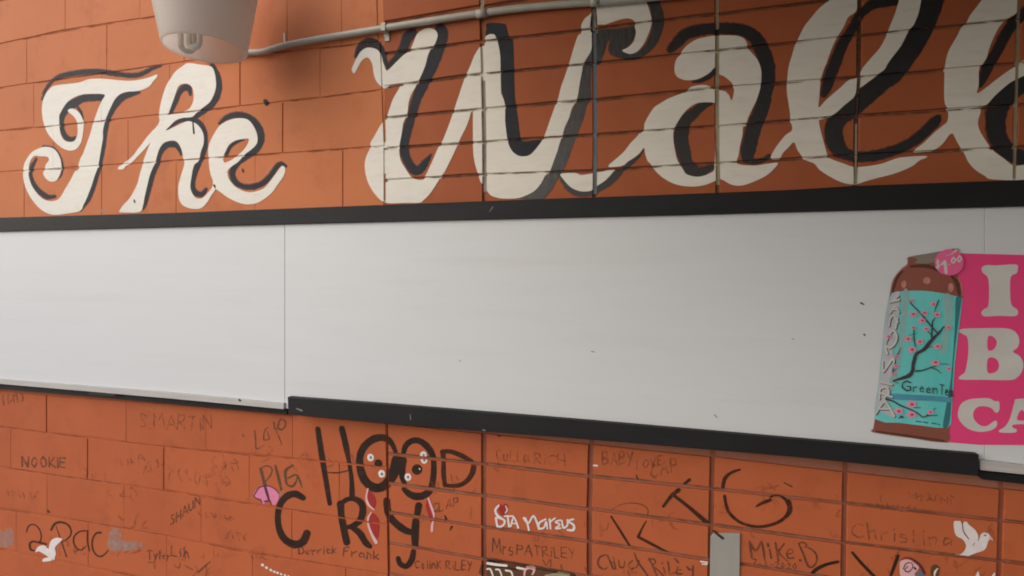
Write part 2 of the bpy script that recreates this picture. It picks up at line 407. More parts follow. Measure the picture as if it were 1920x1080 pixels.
wall = thing('block_wall', 'orange painted block wall with hand lettered script above and scrawled graffiti below the white sign', 'wall')
BR = []       # (quad in pixels, depth of the joint behind it)
def brick(tl, tr, br_, bl, gh, gv, matl, depth, gvr=None, bev=0.0016):
    """one block between four joint crossings; gh / gv = half joint in pixels"""
    gvr = gv if gvr is None else gvr
    q = [(tl[0]+gv, tl[1]+gh), (tr[0]-gvr, tr[1]+gh), (br_[0]-gvr, br_[1]-gh), (bl[0]+gv, bl[1]-gh)]
    j = 0.5
    q = [(x+random.uniform(-j,j)*0.6, y+random.uniform(-j,j)) for x, y in q]
    m = MB()
    fr = random.uniform(0.0, 0.0007)
    ring = []
    for i in range(4):
        a, c = q[i], q[(i+1)%4]; n = 5 if i % 2 == 0 else 2
        for k in range(n):
            t = k/n; wv = 0.0 if k == 0 else random.uniform(-0.55, 0.35)
            nx, ny = (0, -1 if i == 0 else 1) if i % 2 == 0 else ((1 if i == 1 else -1), 0)
            ring.append((a[0]+(c[0]-a[0])*t+nx*wv*(0.4 if gv < 1 else 1), a[1]+(c[1]-a[1])*t+ny*wv))
    m.prism(ring, fr, 0.024, plane=0.0, bev=bev)
    m.make('brick', matl, wall)
    BR.append((q, depth))

LJ_U = [[-300,-150,-10,140,290,430,590], [-230,-85,65,215,355,500,650], [-300,-150,-10,140,290,430,590], [-160,-20,122,262,400,560],
        [-230,-90,50,200,345,538,640], [-160,-45,63,190,318,450,600], [-230,-100,100,240,382,530], [-160,-60,45,190,330,478,643]]
LJ_L = [[-210,-60,87,236,386,548], [-130,20,164,307,467,636], [-210,-60,88,232,377,547], [-120,30,165,312,473,648], [-210,-50,97,246,392,556],
        [-130,20,170,316,476,640],[-210,-50,97,246,392,556]]
SEEN = {87, 164, 307, 450, 530, 643}
def left_rows(lines, joints, vlines, matl):
    for i in range(len(lines)-1):
        t, b = lines[i], lines[i+1]
        js = [-420]+joints[i]+[None]
        for a, c in zip(js, js[1:]):
            if c is None:
                T = cross(t, vlines[0]); B = cross(b, vlines[0])
                tr, br_ = T, B
            else: tr, br_ = (c, interp(t, c)), (c, interp(b, c))
            def gap(x): return 0.9 if x in SEEN else 0.12
            ym = interp(t, 500)
            brick((a, interp(t, a)), tr, br_, (a, interp(b, a)), random.choice((1.3, 1.7, 2.1)), gap(a), matl, 0.0035, bev=0.0011, gvr=((6.0 if ym < 60 else 2.0) if c is None else gap(c)))
def right_rows(lines, vl, matl, gv, dep=0.0075, gh=3.1):
    for i in range(len(lines)-1):
        t, b = lines[i], lines[i+1]
        for k in range(len(vl)-1):
            A, B_ = vl[k], vl[k+1]
            brick(cross(t, A), cross(t, B_), cross(b, B_), cross(b, A), gh, gv if k else (6.0 if interp(t, 725) < 60 else 2.5), matl, dep, gvr=gv)
left_rows(U, LJ_U, Vu, M['orange'])
left_rows(Lw, LJ_L, Vl, M['red_orange'])
right_rows(Ru, Vu, M['shaded_orange'], 4.2)
right_rows(Rl, Vl, M['red_orange'], 4.8, 0.009, 3.2)

# mortar behind the bricks, and the wall's body
XL, XR = W(-420, 500)[0], W(2240, 500)[0]
xm = W(721, 300)[0]; zs = W(960, 580)[1]
m = MB(); m.box(XL-3, XL, 0.0015, 0.20, 0.0, 4.2); m.box(XR, XR+3, 0.0015, 0.20, 0.0, 4.2)
m.box(XL, XR, 0.05, 0.20, 0.0, 4.2)
ztop = W(960, -175)[1]
m.box(XL, XR, 0.0035, 0.049, W(960,-100)[1]+0.35, 4.2)
m.make('wall_body', M['orange'], wall)
m = MB(); m.box(XL+0.001, xm, 0.0037, 0.049, zs, W(960,-100)[1]+0.349); m.make('mortar', M['orange'], wall)
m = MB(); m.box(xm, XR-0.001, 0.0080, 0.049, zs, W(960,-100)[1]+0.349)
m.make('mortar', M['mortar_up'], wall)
m = MB(); m.box(XL+0.001, xm, 0.0037, 0.049, 0.0, zs-0.001); m.make('mortar', M['red_orange'], wall)
m = MB(); m.box(xm, XR-0.001, 0.0092, 0.049, 0.0, zs-0.001)
m.make('mortar', M['mortar_low'], wall)

# coloured filler in the upright joints
def filler(vl, y0, y1, wpx, matl, depth, step=14, wob=0.35):
    pts_l = []; pts_r = []
    y = y0
    while y <= y1+0.1:
        x = vx(vl, y); a = wpx/2*(1+random.uniform(-wob, wob)*0.5)
        pts_l.append((x-a, y)); pts_r.append((x+a, y)); y += step
    m = MB()
    for i in range(len(pts_l)-1):
        m.flat([pts_l[i], pts_r[i], pts_r[i+1], pts_l[i+1]], depth)
    o = m.make('joint_filler', matl, wall); return o
filler(Vu[0], -150, 48, 14, M['mortar_dark'], 0.0070)
filler(Vu[0], 90, 386, 9, M['grey_joint'], 0.0066)
filler(Vu[1], -150, 26, 8, M['tan_joint'], 0.005)
filler(Vu[1], 150, 372, 8, M['grey_joint'], 0.0055)
filler(Vu[2], 16, 58, 7, M['grey_joint'], 0.004)
lab(filler(Vu[2], 60, 366, 7.5, M['blue_joint'], 0.003, step=8, wob=0.2), 'blue grey filler running down the upright joint')
filler(Vu[3], -100, 62, 6, M['tan_joint'], 0.004)
filler(Vu[3], 66, 356, 7, M['tan_joint'], 0.004)
filler(Vu[4], -100, 346, 6, M['dim_joint'], 0.005)
filler(Vu[4], 232, 346, 4, M['tan_joint'], 0.0035)
filler(Vu[5], -100, 336, 9, M['tan_joint'], 0.005)
for k in range(1, 6): filler(Vl[k], 800, 1200, 9.4, M['mortar_dark'], 0.0080)

# painted shade lines under the block edges, in broken runs of uneven thickness
def shade_run(lines, x0, x1, y, matl, wlo, whi, dy, keep, cuts=()):
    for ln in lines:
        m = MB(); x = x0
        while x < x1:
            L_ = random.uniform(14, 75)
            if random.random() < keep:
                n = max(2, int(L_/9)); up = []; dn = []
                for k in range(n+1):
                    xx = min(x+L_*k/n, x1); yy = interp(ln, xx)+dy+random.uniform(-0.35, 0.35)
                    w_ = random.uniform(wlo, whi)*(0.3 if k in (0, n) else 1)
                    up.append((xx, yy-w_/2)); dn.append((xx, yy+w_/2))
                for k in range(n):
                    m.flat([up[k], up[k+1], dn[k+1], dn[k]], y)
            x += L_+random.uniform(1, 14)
        if m.v: m.make('joint_shade_strip', matl, wall)
shade_run(Rl[1:5], 728, 2200, 0.0016, M['joint_shade'], 1.0, 2.3, -2.0, 0.85)
shade_run(Ru[3:9], 725, 2200, 0.0030, M['joint_shade'], 1.2, 3.0, -1.0, 0.75)
shade_run(U[4:8], -60, 716, 0.0006, M['joint_shade_warm'], 0.8, 2.3, -0.3, 0.72)
shade_run(Lw[1:5], -60, 716, 0.0006, M['joint_shade_warm'], 0.7, 2.0, -0.6, 0.6)

# ------------------------------------------------------------------ paint that lies on the bricks and runs (or not) into the joints
BB = [(min(p[0] for p in q), max(p[0] for p in q), min(p[1] for p in q), max(p[1] for p in q)) for q, d in BR]
def paint(name, tris, off, matl, parent=None, joints=True):
    m = MB()
    for t in tris:
        x0 = min(p[0] for p in t); x1 = max(p[0] for p in t); y0 = min(p[1] for p in t); y1 = max(p[1] for p in t)
        if x1 < -60 or x0 > 2100: continue
        for (q, dep), (bx0, bx1, by0, by1) in zip(BR, BB):
            if x1 < bx0 or x0 > bx1 or y1 < by0 or y0 > by1: continue
            pl = clip(list(t), q)
            if len(pl) < 3: continue
            m.flat(pl, -off)
            if joints:
                for i in range(4):
                    a, b = q[i], q[(i+1)%4]
                    ex, ey = b[0]-a[0], b[1]-a[1]; l = math.hypot(ex, ey)
                    nx, ny = ey/l, -ex/l          # outward for this winding
                    for k in range(len(pl)):
                        p, s = pl[k-1], pl[k]
                        if abs((p[0]-a[0])*nx+(p[1]-a[1])*ny) < 2e-3 and abs((s[0]-a[0])*nx+(s[1]-a[1])*ny) < 2e-3 and math.hypot(p[0]-s[0], p[1]-s[1]) > 0.02:
                            o = 0.15+off*300
                            P0 = W(*p); P1 = W(*s); Q0 = W(p[0]+nx*o, p[1]+ny*o); Q1 = W(s[0]+nx*o, s[1]+ny*o)
                            m.face([(P0[0], -off, P0[1]), (P1[0], -off, P1[1]), (Q1[0], dep, Q1[1]), (Q0[0], dep, Q0[1])])
        if joints:
            cx = (x0+x1)/2
            m.flat(t, (0.0035 if cx < 722 else (0.0078 if y0 < 600 else 0.0088))-off*0.6)
    if not m.v: return None
    return m.make(name, matl, parent if parent is not None else wall)

def letter(label, outline, holes, shadows, shadow_polys=(), mw=None, mb_=None, extra=()):
    o = paint('painted_letter', union([[p[:2] for p in catmull(P(outline), 3)]] + [[p[:2] for p in catmull(P(e), 3)] for e in extra],
                                      [[p[:2] for p in catmull(P(h), 3)] for h in holes]), 0.0008, mw or M['white'])
    lab(o, label)
    polys = []
    for s in shadows: polys += ribbon(P(s), wob=0.04)
    for s in shadow_polys: polys.append([p[:2] for p in catmull(P(s), 3)])
    sh = paint('letter_shadow', union(polys), 0.0004, mb_ or M['charcoal'])
    sh.parent = o
    wide = []
    for s in shadows: wide += ribbon([(p[0]-0.8, p[1]-0.3, p[2]+3.2) for p in P(s)], wob=0.10)
    if wide:
        e_ = paint('letter_edge', union(wide), 0.0002, M['maroon']); e_.parent = o
    return o
def ws(coords, widths):
    """'O x,y x,y P x,y' + widths -> text with the widths in place"""
    out = []; i = 0; ww = [float(v) for v in widths.split()]
    for tok in coords.split():
        if tok in OR: out.append(tok)
        else: out.append(tok+','+str(ww[min(i, len(ww)-1)])); i += 1
    return ' '.join(out)

letter('white script capital T with curled ends and charcoal shading, leftmost painted letter',
 "A 1640,240 1560,270 1440,300 1340,310 1200,300 1060,285 960,285 870,295 780,325 650,345 500,365 430,410 380,490 355,600 360,720 385,820 420,900 480,980 560,1050 B 620,245 680,255 740,235 790,170 815,80 A 825,800 810,740 780,680 740,640 690,620 650,635 655,665 690,690 720,720 745,770 755,830 755,900 740,950 720,985 670,1000 620,985 580,940 555,870 550,800 550,700 565,660 600,600 650,540 720,495 800,465 870,458 1055,460 1030,530 990,620 960,700 930,790 900,900 870,980 B 835,240 810,300 785,350 765,420 760,470 725,490 690,560 660,610 620,680 580,750 540,800 490,820 430,820 370,800 320,760 270,700 235,640 215,580 205,520 205,450 225,370 260,320 300,310 330,320 380,318 425,330 430,365 400,410 385,460 370,510 390,560 430,595 480,602 520,585 560,520 575,450 565,360 530,280 480,230 420,215 370,215 300,240 240,275 190,340 155,410 140,500 150,590 180,690 230,790 300,880 380,940 480,975 620,965 780,935 820,870 860,790 910,650 950,530 985,430 1010,300 1040,120 A 1040,880 1060,780 1090,690 1130,600 1180,510 1240,455 1320,430 1400,428 1480,410 1560,375 1600,320 1650,265",
 [], [ws("A 360,520 390,420 470,315 560,258 700,228 850,208 1000,205 1150,225 1250,240 1350,250 1450,240 1530,205 1600,168 1690,142", "12 26 30 42 50 50 50 50 45 45 45 40 35 15"),
      ws("A 1050,498 900,498 800,515 720,560 640,610 590,690 570,780 585,870 620,940 680,970 735,950", "70 75 75 90 90 60 50 50 50 45 25"),
      ws("A 750,600 790,660 812,740", "20 24 14"),
      ws("A 1450,440 1350,458 1260,490 1180,570 1120,670 1085,760 1060,880 B 1040,200 1000,400 960,540 920,680 870,800 790,925", "20 60 75 75 65 60 55 55 55 55 55 50 20"),
      ws("B 290,350 245,430 225,510 240,590 285,670 350,735 420,775 500,770", "20 35 35 40 48 48 48 25"),
      ws("B 370,205 470,225 530,290 565,370 578,450 560,530 520,580", "10 24 30 34 30 26 10")])
letter('white script letter h between the capital T and the e, its loop under the lamp',
 "C 800,110 730,150 660,200 610,270 560,350 525,440 495,540 480,620 470,700 475,770 440,830 390,880 330,950 270,1030 D 230,240 180,310 120,360 70,395 20,430 10,465 70,460 110,415 160,390 230,320 300,250 360,180 375,160 350,220 330,280 300,360 280,430 255,520 230,620 190,700 140,790 70,870 30,930 40,950 250,945 290,880 310,780 340,650 370,530 400,450 430,390 450,300 480,220 530,165 600,142 660,148 700,190 730,270 745,340 755,400 735,480 710,560 690,640 685,720 700,810 740,870 820,905 900,912 960,895 1010,840 1060,760 1105,690 1100,640 1080,640 1060,680 1020,730 960,790 900,795 860,760 830,700 825,640 835,560 850,470 870,410 910,380 925,340 945,260 970,180 975,90 C 955,870 920,820 870,780 800,765 740,785 650,825 545,872 600,810 660,755 740,728 800,722 850,712 900,665 980,600 1040,550 1080,480 1110,390 1110,300 1090,200 1050,145 950,130",
 ["C 690,370 740,345 800,345 850,400 862,500 840,580 780,645 600,690 575,690 600,620 650,480"],
 [ws("C 1070,150 1130,260 1145,380 1120,490 1060,580 980,640 900,700 870,730", "60 62 64 66 66 60 50 40"),
  ws("C 545,872 620,805 720,748 830,745 920,780 975,860 990,950 D 985,220 950,330 900,430 865,520 845,620 860,700 900,740 960,740 1000,690", "8 34 44 50 50 50 50 52 52 58 58 52 56 60 48 28"),
  ws("C 590,690 650,560 700,440 760,385 810,400 825,470", "38 46 52 66 54 16"),
  ws("D 720,300 690,220 640,185 570,185 510,230 470,300 450,400 400,500 370,600 340,720 310,830 285,900", "16 45 60 62 62 56 50 60 60 56 56 40")])
letter('white script letter e at the end of the first painted word',
 "C 1040,1000 1080,920 1140,830 1200,780 1300,740 1400,730 1470,745 1530,810 1570,900 1580,980 D 1560,190 1500,250 1430,300 1360,380 1290,430 1245,480 1245,540 1270,590 1320,650 1400,700 1480,725 1560,715 1650,680 1720,600 1780,520 1850,430 1890,460 1870,540 1800,640 1740,730 1640,810 1550,850 1450,860 1350,835 1240,780 1150,710 1105,680 1080,640 1075,590 1050,520 1035,440 1030,360 1025,260 1028,200",
 ["D 1210,390 1195,330 1220,260 1260,190 1330,140 1420,122 1480,125 1460,190 1410,260 1350,310 1290,360"],
 [ws("C 1150,790 1220,730 1320,695 1430,700 1530,760 1600,860 1615,960 D 1600,170 1565,240 1500,290 1420,345 1350,400 1300,480 1300,550 1340,620 1430,660 1530,660 1640,620 1730,530 1800,430 1850,400 1900,430", "18 48 58 62 72 78 80 78 70 66 58 60 62 58 58 52 58 56 50 46 36 20"),
  ws("D 1230,290 1280,200 1350,155 1430,132", "40 36 28 8")])
letter('large white script capital W with a hooked start and slate shading',
 "E 120,780 150,700 180,640 220,580 280,540 340,538 400,555 440,600 460,670 480,720 512,795 560,760 620,700 700,620 770,570 820,460 850,390 920,335 980,318 1040,330 1080,370 1080,420 1050,500 1000,570 970,640 950,720 900,850 860,930 830,990 790,1060 F 760,190 740,330 700,420 680,540 660,640 650,720 670,840 720,930 770,1010 820,1050 900,1060 950,1010 1020,860 1090,700 1140,620 1220,420 1280,250 1320,120 E 1390,880 1450,740 1500,620 1570,520 1605,505 1620,470 1620,420 1660,390 1720,390 1745,430 1770,520 1790,640 1790,800 1800,1060 I 240,90 280,210 285,400 300,560 320,650 360,740 430,790 500,800 570,780 650,690 720,580 780,420 850,220 880,150 910,20 H 940,900 1000,720 1050,560 1100,410 1140,370 1140,290 1180,210 1250,150 1310,60 1400,25 1500,-10 1650,-30 1800,-20 1870,30 K 950,130 970,220 965,300 930,400 880,500 810,580 740,608 690,600 640,570 700,540 760,480 785,420 795,360 780,290 785,250 740,215 680,210 600,225 500,260 440,280 360,285 355,370 300,370 300,480 290,570 240,660 200,730 190,800 160,960 I 1100,120 1070,200 1030,260 1000,370 950,480 930,560 895,650 870,740 830,850 800,940 780,980 J 730,660 690,740 620,820 540,870 450,905 340,915 220,910 130,880 90,840 60,790 0,720 G 1560,710 1520,580 1490,450 1480,300 F 1480,540 1480,400 1482,300 1478,270 1460,300 1440,380 1400,480 1340,600 1300,690 1240,820 1160,980 G 1140,640 1080,740 1000,860 930,930 880,960 700,965 520,965 430,920 350,820 290,700 265,560 275,460 310,380 F 330,690 330,650 380,560 440,450 510,360 540,270 580,160 640,50 E 660,975 690,940 540,965 500,1000 460,980 400,920 365,830 355,740 330,680 300,650 260,660 220,700 180,770 145,830",
 [], [ws("E 165,640 200,550 260,500 350,480 420,530 470,610 515,740", "20 60 90 100 84 60 30"),
      ws("E 510,770 560,720 640,640 700,540 740,430 800,370", "20 60 84 96 110 100"),
      ws("E 1120,330 1130,400 1090,520 1050,650 990,800 930,920 880,1040 F 850,150 800,310 765,430 735,540 712,640 715,760 760,880 820,950 880,950 940,880 1010,780", "120 140 150 140 130 120 110 100 94 96 98 95 98 92 104 92 74 14")],
 ["I 230,0 280,210 285,400 300,560 320,650 360,740 430,790 500,800 570,780 650,690 690,610 480,630 450,540 430,400 410,240 390,100 H 380,700 370,450 330,420 300,310 270,265 80,260 70,330 70,420 200,600"])
letter('white script W right arm, curling over at its top beside the pipe end',
 "K 300,375 355,370 360,285 352,120 330,80 300,110 280,300",
 [], [], ["K 355,352 520,330 700,308 780,290 790,350 760,450 700,530 640,570 700,605 780,600 850,560 920,470 970,330 975,200 950,80 890,0 900,-40 1020,-40 1070,50 1100,150 1110,250 1080,380 1020,500 940,590 840,650 740,665 620,655 520,620 480,560 500,465 475,480 430,620 400,690 350,725 300,745 290,800 285,1000 I 1250,100 1230,190 1200,230 1180,330 1130,460 1090,560 1060,640 1020,750 980,870 930,960 890,1010 J 880,670 850,740 800,820 740,890 700,915 450,915 560,860 650,780 720,680 780,620 I 800,940 850,800 900,650 930,560 1000,370 1070,200 K 150,1000 200,760 250,650 290,570"],
 mb_=M['brushed'])
letter('white script letter a with a round head, black shading round its right side',
 "M -120,910 -20,820 60,750 130,660 200,580 240,540 285,500 290,440 310,390 350,320 400,250 470,200 560,150 640,115 740,80 O 330,980 420,960 500,960 570,985 640,1010 720,1030 750,1060 M 1240,100 1272,172 1300,60 O 800,950 760,900 700,855 650,830 625,745 590,770 540,820 460,870 380,900 280,905 200,880 160,840 150,780 160,690 210,610 260,540 320,490 400,445 500,420 600,400 740,400 850,405 920,430 960,480 970,540 1010,590 1080,670 1120,780 1125,900 1110,1000 M 1560,140 1530,210 1480,310 1450,380 1430,450 1400,470 1390,560 1370,660 1350,780 1330,840 1340,880 N 1400,540 1480,545 1560,540 1700,520 1790,515 1740,590 1650,660 1540,715 1400,765 1300,765 1220,735 1150,695 1080,720 1000,750 900,775 800,780 700,770 600,740 500,680 430,620 380,560 350,510 M 330,860 300,780 285,700 240,760 180,810 100,860 60,900 -20,915",
 ["M 1085,200 900,195 800,250 720,330 660,420 620,500 615,600 630,720 660,840 690,890 N 720,580 760,640 850,665 920,665 1000,640 1070,600 1080,520 M 1085,780 1090,600 1092,400 1090,260"],
 [ws("M 1040,205 950,230 850,310 750,400 715,500 700,620 730,740 760,860 N 800,570 880,620 960,600 1050,560", "36 80 110 130 150 150 150 130 150 110 90 50"),
  ws("O 100,560 170,490 270,390 400,345 550,325 700,320 850,330 970,360 1060,430 1110,510 1150,600 1190,720 1205,850 1190,980 M 1650,60 1630,200 1580,340 1520,480 1480,640 1450,780 1480,850 1600,850 1700,790", "70 110 120 120 120 120 124 136 150 160 160 160 150 150 150 150 156 160 160 150 70 50 30"),
  ws("O 360,920 450,905 540,860 600,800", "14 40 50 46"), ws("M 60,935 140,870 210,805 272,735", "40 44 42 10"),
  ws("J 890,640 950,740 1020,820 1120,860 1250,850 1350,790 1450,720 1540,640 1600,595", "16 40 50 52 60 74 84 84 30")],
 extra=["J 905,640 1000,620 1090,630 1140,650 1260,630 1500,580 1480,640 1400,720 1320,770 1250,825 1150,835 1060,810 1000,770 940,700"], mb_=M['blackp'])
letter('white script letter l with a tall loop and broad black shading',
 "Q 700,-60 690,0 640,40 560,110 470,220 400,310 330,460 300,520 270,620 235,740 215,880 210,1040 R 225,60 245,200 250,270 270,380 200,440 120,530 70,610 30,700 130,705 170,640 230,580 290,520 330,610 390,690 440,730 520,760 580,830 700,910 800,960 900,990 1000,990 1100,960 1240,920 1400,880 1540,830 1640,780 1700,730 1790,690 1740,675 1500,690 1400,720 1280,760 1150,785 1020,800 960,800 850,760 750,725 680,690 660,640 630,540 600,420 580,330 580,270 640,250 700,230 780,180 860,100 960,20 Q 1000,1020 1080,960 1190,880 1240,830 1310,780 1350,710 1420,620 1500,510 1560,390 1600,320 1640,280 1690,150 1720,0 1730,-60 1700,-200 1560,-260 1300,-260 1000,-220 800,-140",
 ["Q 1010,-60 1200,-120 1400,-110 1480,-60 1460,40 1430,150 1370,300 1330,400 1260,540 1170,640 1060,770 1030,850 900,910 820,980 730,1060 R 640,60 570,130 575,20 Q 590,920 620,800 660,700 700,590 740,490 780,420 850,300 900,200 970,150 1000,100 1000,0"],
 [ws("Q 1430,20 1200,40 1100,110 1020,190 960,300 900,400 830,520 760,700 700,850 670,960 630,1060", "80 110 84 90 92 100 120 124 120 108 70"),
  ws("Q 1860,-60 1800,150 1720,360 1620,520 1500,700 1400,830 1280,920 1160,1030 R 950,130 830,220 750,330 740,430 770,550 850,640 980,680 1150,680 1330,640 1500,580 1650,500 1780,390 1880,290 1925,235", "260 250 232 230 230 214 204 200 200 190 196 200 190 136 112 112 112 104 110 112 108 50")],
 mb_=M['blackp'])
letter('white script letter cut off by the right edge of the photo, with black shading inside its loop',
 "S 1460,-10 1400,60 1310,180 1270,260 1210,320 1170,400 1110,500 1060,600 1030,740 1020,900 T 1020,0 1030,90 1060,150 1060,280 1000,340 900,420 800,520 680,625 860,620 950,585 1020,520 1080,440 1120,430 1160,500 1210,590 1250,650 1290,740 1370,830 1480,900 1560,940 1960,945 2300,860 2500,760 2400,740 2100,780 1960,770 1800,785 1700,710 1600,640 1540,580 1480,490 1420,390 1400,300 1430,190 1440,130 1510,90 1590,0 S 1700,980 1780,920 1880,870 2000,800 2200,600 2400,300 2450,0 2400,-200 2000,-260 1700,-200",
 ["S 2000,640 1890,685 1840,740 1740,800 1600,900 1500,980 1390,1050 1410,960 1410,800 1440,740 1500,650 1530,540 1590,400 1650,290 1740,210 1830,150 1850,60 1850,-60 2000,-120 2200,-60 2200,200 2120,480"],
 [ws("S 1960,120 1850,210 1750,330 1680,450 1620,570 1550,690 1480,830 1430,960", "110 120 112 112 110 112 100 50"),
  ws("S 2600,0 2500,400 2300,700 2050,850 1880,950 T 1750,-30 1660,70 1610,180 1600,330 1620,450 1680,560 1790,660 1960,700 2200,660 2500,560", "200 220 220 200 200 210 226 226 220 210 190 170 160 140 100")],
 mb_=M['blackp'])

# ------------------------------------------------------------------ graffiti under the sign: strokes stop at the joints
layer = [0]
def scrawl(name, label, strokes, matl, off=0.0003, polys=(), joints=False, smooth=True, parent=None, wob=0.05):
    layer[0] = (layer[0]+1) % 12
    pl = []
    for s in strokes: pl += ribbon(P(s) if isinstance(s, str) else s, wob=wob, smooth=smooth)
    for s in polys: pl.append([p[:2] for p in catmull(P(s), 3)])
    o = paint(name, union(pl), off+layer[0]*0.00003, matl, parent=parent, joints=joints)
    if o and label: lab(o, label)
    return o

scrawl('graffiti_word', 'thick black capitals HOOD whose two Os are drawn as eyes', [
 ws("a 815,145 850,380 890,620 950,985", "60 66 62 52"), ws("a 1085,140 1130,330 1170,540 1195,720 1200,900", "66 66 46 52 62"),
 ws("a 1690,400 1640,300 1560,245 1440,260 1340,340 1290,450 1290,570 1330,700 1400,780 1490,810 1580,770 1650,680 1690,560 1700,490", "44 62 80 84 84 80 86 92 98 98 104 114 120 110"),
 ws("b 690,500 680,600 690,700 720,770", "100 84 64 40"), ws("b 698,420 720,340 780,285 860,275 940,320 1000,390 1035,480 1040,600 1030,720 1000,830 930,890 850,905 770,880 700,820", "50 62 66 68 74 72 64 66 70 76 82 84 74 52")],
 M['graf'])
scrawl('graffiti_letter', 'dry brushed capital D, last of the thick black word', [
 ws("b 1140,400 1150,520 1150,650 1165,780", "56 50 54 48"), ws("b 1130,400 1230,400 1360,450 1470,510", "44 52 56 40"),
 ws("b 1490,560 1470,650 1400,740 1300,785 1170,780", "60 62 54 48 40"), ws("a 930,635 1040,638 1160,612", "12 16 12")], M['graf_worn'])
scrawl('graffiti_pupil', None, [ws("b 415,530 418,533", "90 88")], M['graf'], off=0.0005)
scrawl('graffiti_pupil', None, [ws("b 850,605 853,600", "122 124")], M['graf'], off=0.0005)
for cx, cy, r_ in ((330,465,74),(455,650,76),(750,685,74),(925,440,74),(932,495,74)):
    o = scrawl('painted_dot', None, [ws("b %d,%d %d,%d" % (cx,cy-6,cx+2,cy+6), "%d %d" % (r_, r_))], M['white_thin'], off=0.0009)
    scrawl('dot_centre', None, [ws("b %d,%d %d,%d" % (cx+2,cy-4,cx+4,cy+6), "24 22")], M['olive'], off=0.0014, parent=o)
scrawl('painted_dot', None, [ws("b 880,590 885,600", "12 12")], M['white_thin'], off=0.0012)
t_ = scrawl('painted_tear', None, [], M['red'], polys=["c 1385,110 1440,160 1470,230 1450,320 1400,290 1370,230 1370,160"])
scrawl('tear_outline', None, [ws("c 1380,100 1362,200 1390,280 1450,332", "18 20 26 14")], M['palepink'], off=0.0009, parent=t_)
t_ = scrawl('painted_tear', None, [], M['red'], polys=["c 1430,365 1500,440 1506,560 1485,660 1420,560 1390,470 1400,390"])
scrawl('tear_outline', None, [ws("c 1420,365 1385,420 1385,500 1420,600 1472,700", "14 20 22 28 38")], M['palepink'], off=0.0009, parent=t_)
t_ = scrawl('painted_tear', None, [], M['red'], polys=["d 970,210 948,290 970,370 1000,470 1030,440 1030,330 1000,250"])
scrawl('tear_outline', None, [ws("d 980,205 1010,290 1040,380 1040,430 1025,500 1020,572", "18 26 24 12 26 26")], M['palepink'], off=0.0009, parent=t_)
scrawl('graffiti_word', 'thick black capitals CRY under the word with the eyes', [
 ws("c 650,200 560,155 470,180 400,260 368,370 370,490 400,600 460,680 560,725 650,690 692,600", "66 78 78 72 68 70 76 82 88 88 82"),
 ws("c 1070,270 1080,400 1110,560 1140,700", "80 74 76 76"), ws("c 1070,270 1150,215 1240,215 1310,270 1320,360 1290,450 1220,510 1150,530", "56 52 62 76 78 72 62 50"),
 ws("c 1200,530 1290,600 1350,700 1400,745", "60 76 72 54"),
 ws("d 510,230 520,340 560,430 640,510 730,570 810,590", "76 78 82 82 76 62"), ws("d 870,285 850,400", "80 66"),
 ws("d 838,460 830,600 830,735", "80 86 74"), ws("d 812,795 790,900 730,970 660,940 640,880", "56 72 64 58 52")], M['graf'])
scrawl('graffiti_word', 'thin brown marker word LAYO slanting under the sign step', [ws("a 105,160 115,270 125,370 210,330", "14 16 14 8"),
 ws("a 205,265 210,200 225,150 262,130", "14 12 12 8"), ws("a 215,272 270,255 250,190 245,165", "12 12 10 8"), ws("a 320,70 340,160 380,90", "18 14 12"), ws("a 345,160 380,240 412,325", "14 14 8"),
 ws("a 395,40 365,105 395,155 445,120 450,60 400,32", "18 20 18 16 18 14")], M['marker'])
scrawl('graffiti_word', 'olive brown marker word PIG above the painted pink pig', [ws("a 175,600 200,700 222,780", "34 34 40"), ws("a 160,592 250,560 300,600 280,670 220,745", "12 16 18 18 14"),
 ws("a 338,560 370,680 405,830", "24 34 28"), ws("a 535,555 455,610 455,700 470,770 530,790 570,740 580,690", "20 34 30 22 28 20 14"), ws("a 480,700 570,660 610,720 635,800", "18 24 24 14")], M['olive'])
pig = scrawl('painted_pig', 'small pink painted pig outlined in purple', [], M['pinkp'], off=0.0006, joints=True, polys=["c 95,170 110,120 150,90 210,68 290,70 340,108 370,150 378,200 345,275 300,272 285,225 240,225 212,270 190,268 180,215 125,200"])
scrawl('pig_outline', None, [ws("c 100,175 130,120 170,78 260,66 330,98 372,142", "10 14 12 12 10 8"), ws("c 95,175 125,205 175,228 190,265", "8 12 12 8"), ws("c 215,240 250,235 285,240 290,275", "14 16 14 10"), ws("c 218,60 240,130 266,215", "24 30 22")], M['purple'], off=0.0011, parent=pig)
scrawl('graffiti_tag', 'grey brushed mark between the pig and the capital C', [ws("c 385,170 430,120", "26 14")], M['grime'])
scrawl('graffiti_letter', 'thin brown large letter R on the stacked blocks', [ws("e 280,812 400,752 530,740 640,765 690,820 680,885", "5 9 12 12 14 10")], M['marker'])
scrawl('graffiti_letter', 'slanting black legs of the large thin R', [ws("f 275,410 390,590 495,760", "22 28 26"), ws("f 668,462 625,540 580,635", "14 22 34"), ws("f 580,640 760,735 945,830", "34 32 22")], M['graf_worn'])
scrawl('graffiti_letter', 'leaning black letter T beside the grey plate', [ws("e 862,775 960,650 1035,592", "32 44 50"), ws("e 1082,538 1155,478", "28 38"), ws("e 990,660 1150,785 1370,975", "36 42 52")], M['graf_worn'])
scrawl('graffiti_letter', 'wide open black letter G above the grey plate', [ws("g 402,122 300,160 230,230 208,350", "22 34 42 40"), ws("g 230,420 260,560 330,660 450,735 620,765 780,735 900,670 965,580 950,485", "34 36 36 34 34 36 40 58 62"),
 ws("g 590,535 660,495 745,465", "22 40 36"), ], M['graf_worn'])
scrawl('graffiti_stroke', None, [ws("g 735,440 790,425 860,430 915,462 945,500", "10 14 16 30 50")], M['graf_worn'], joints=True, off=0.0005)
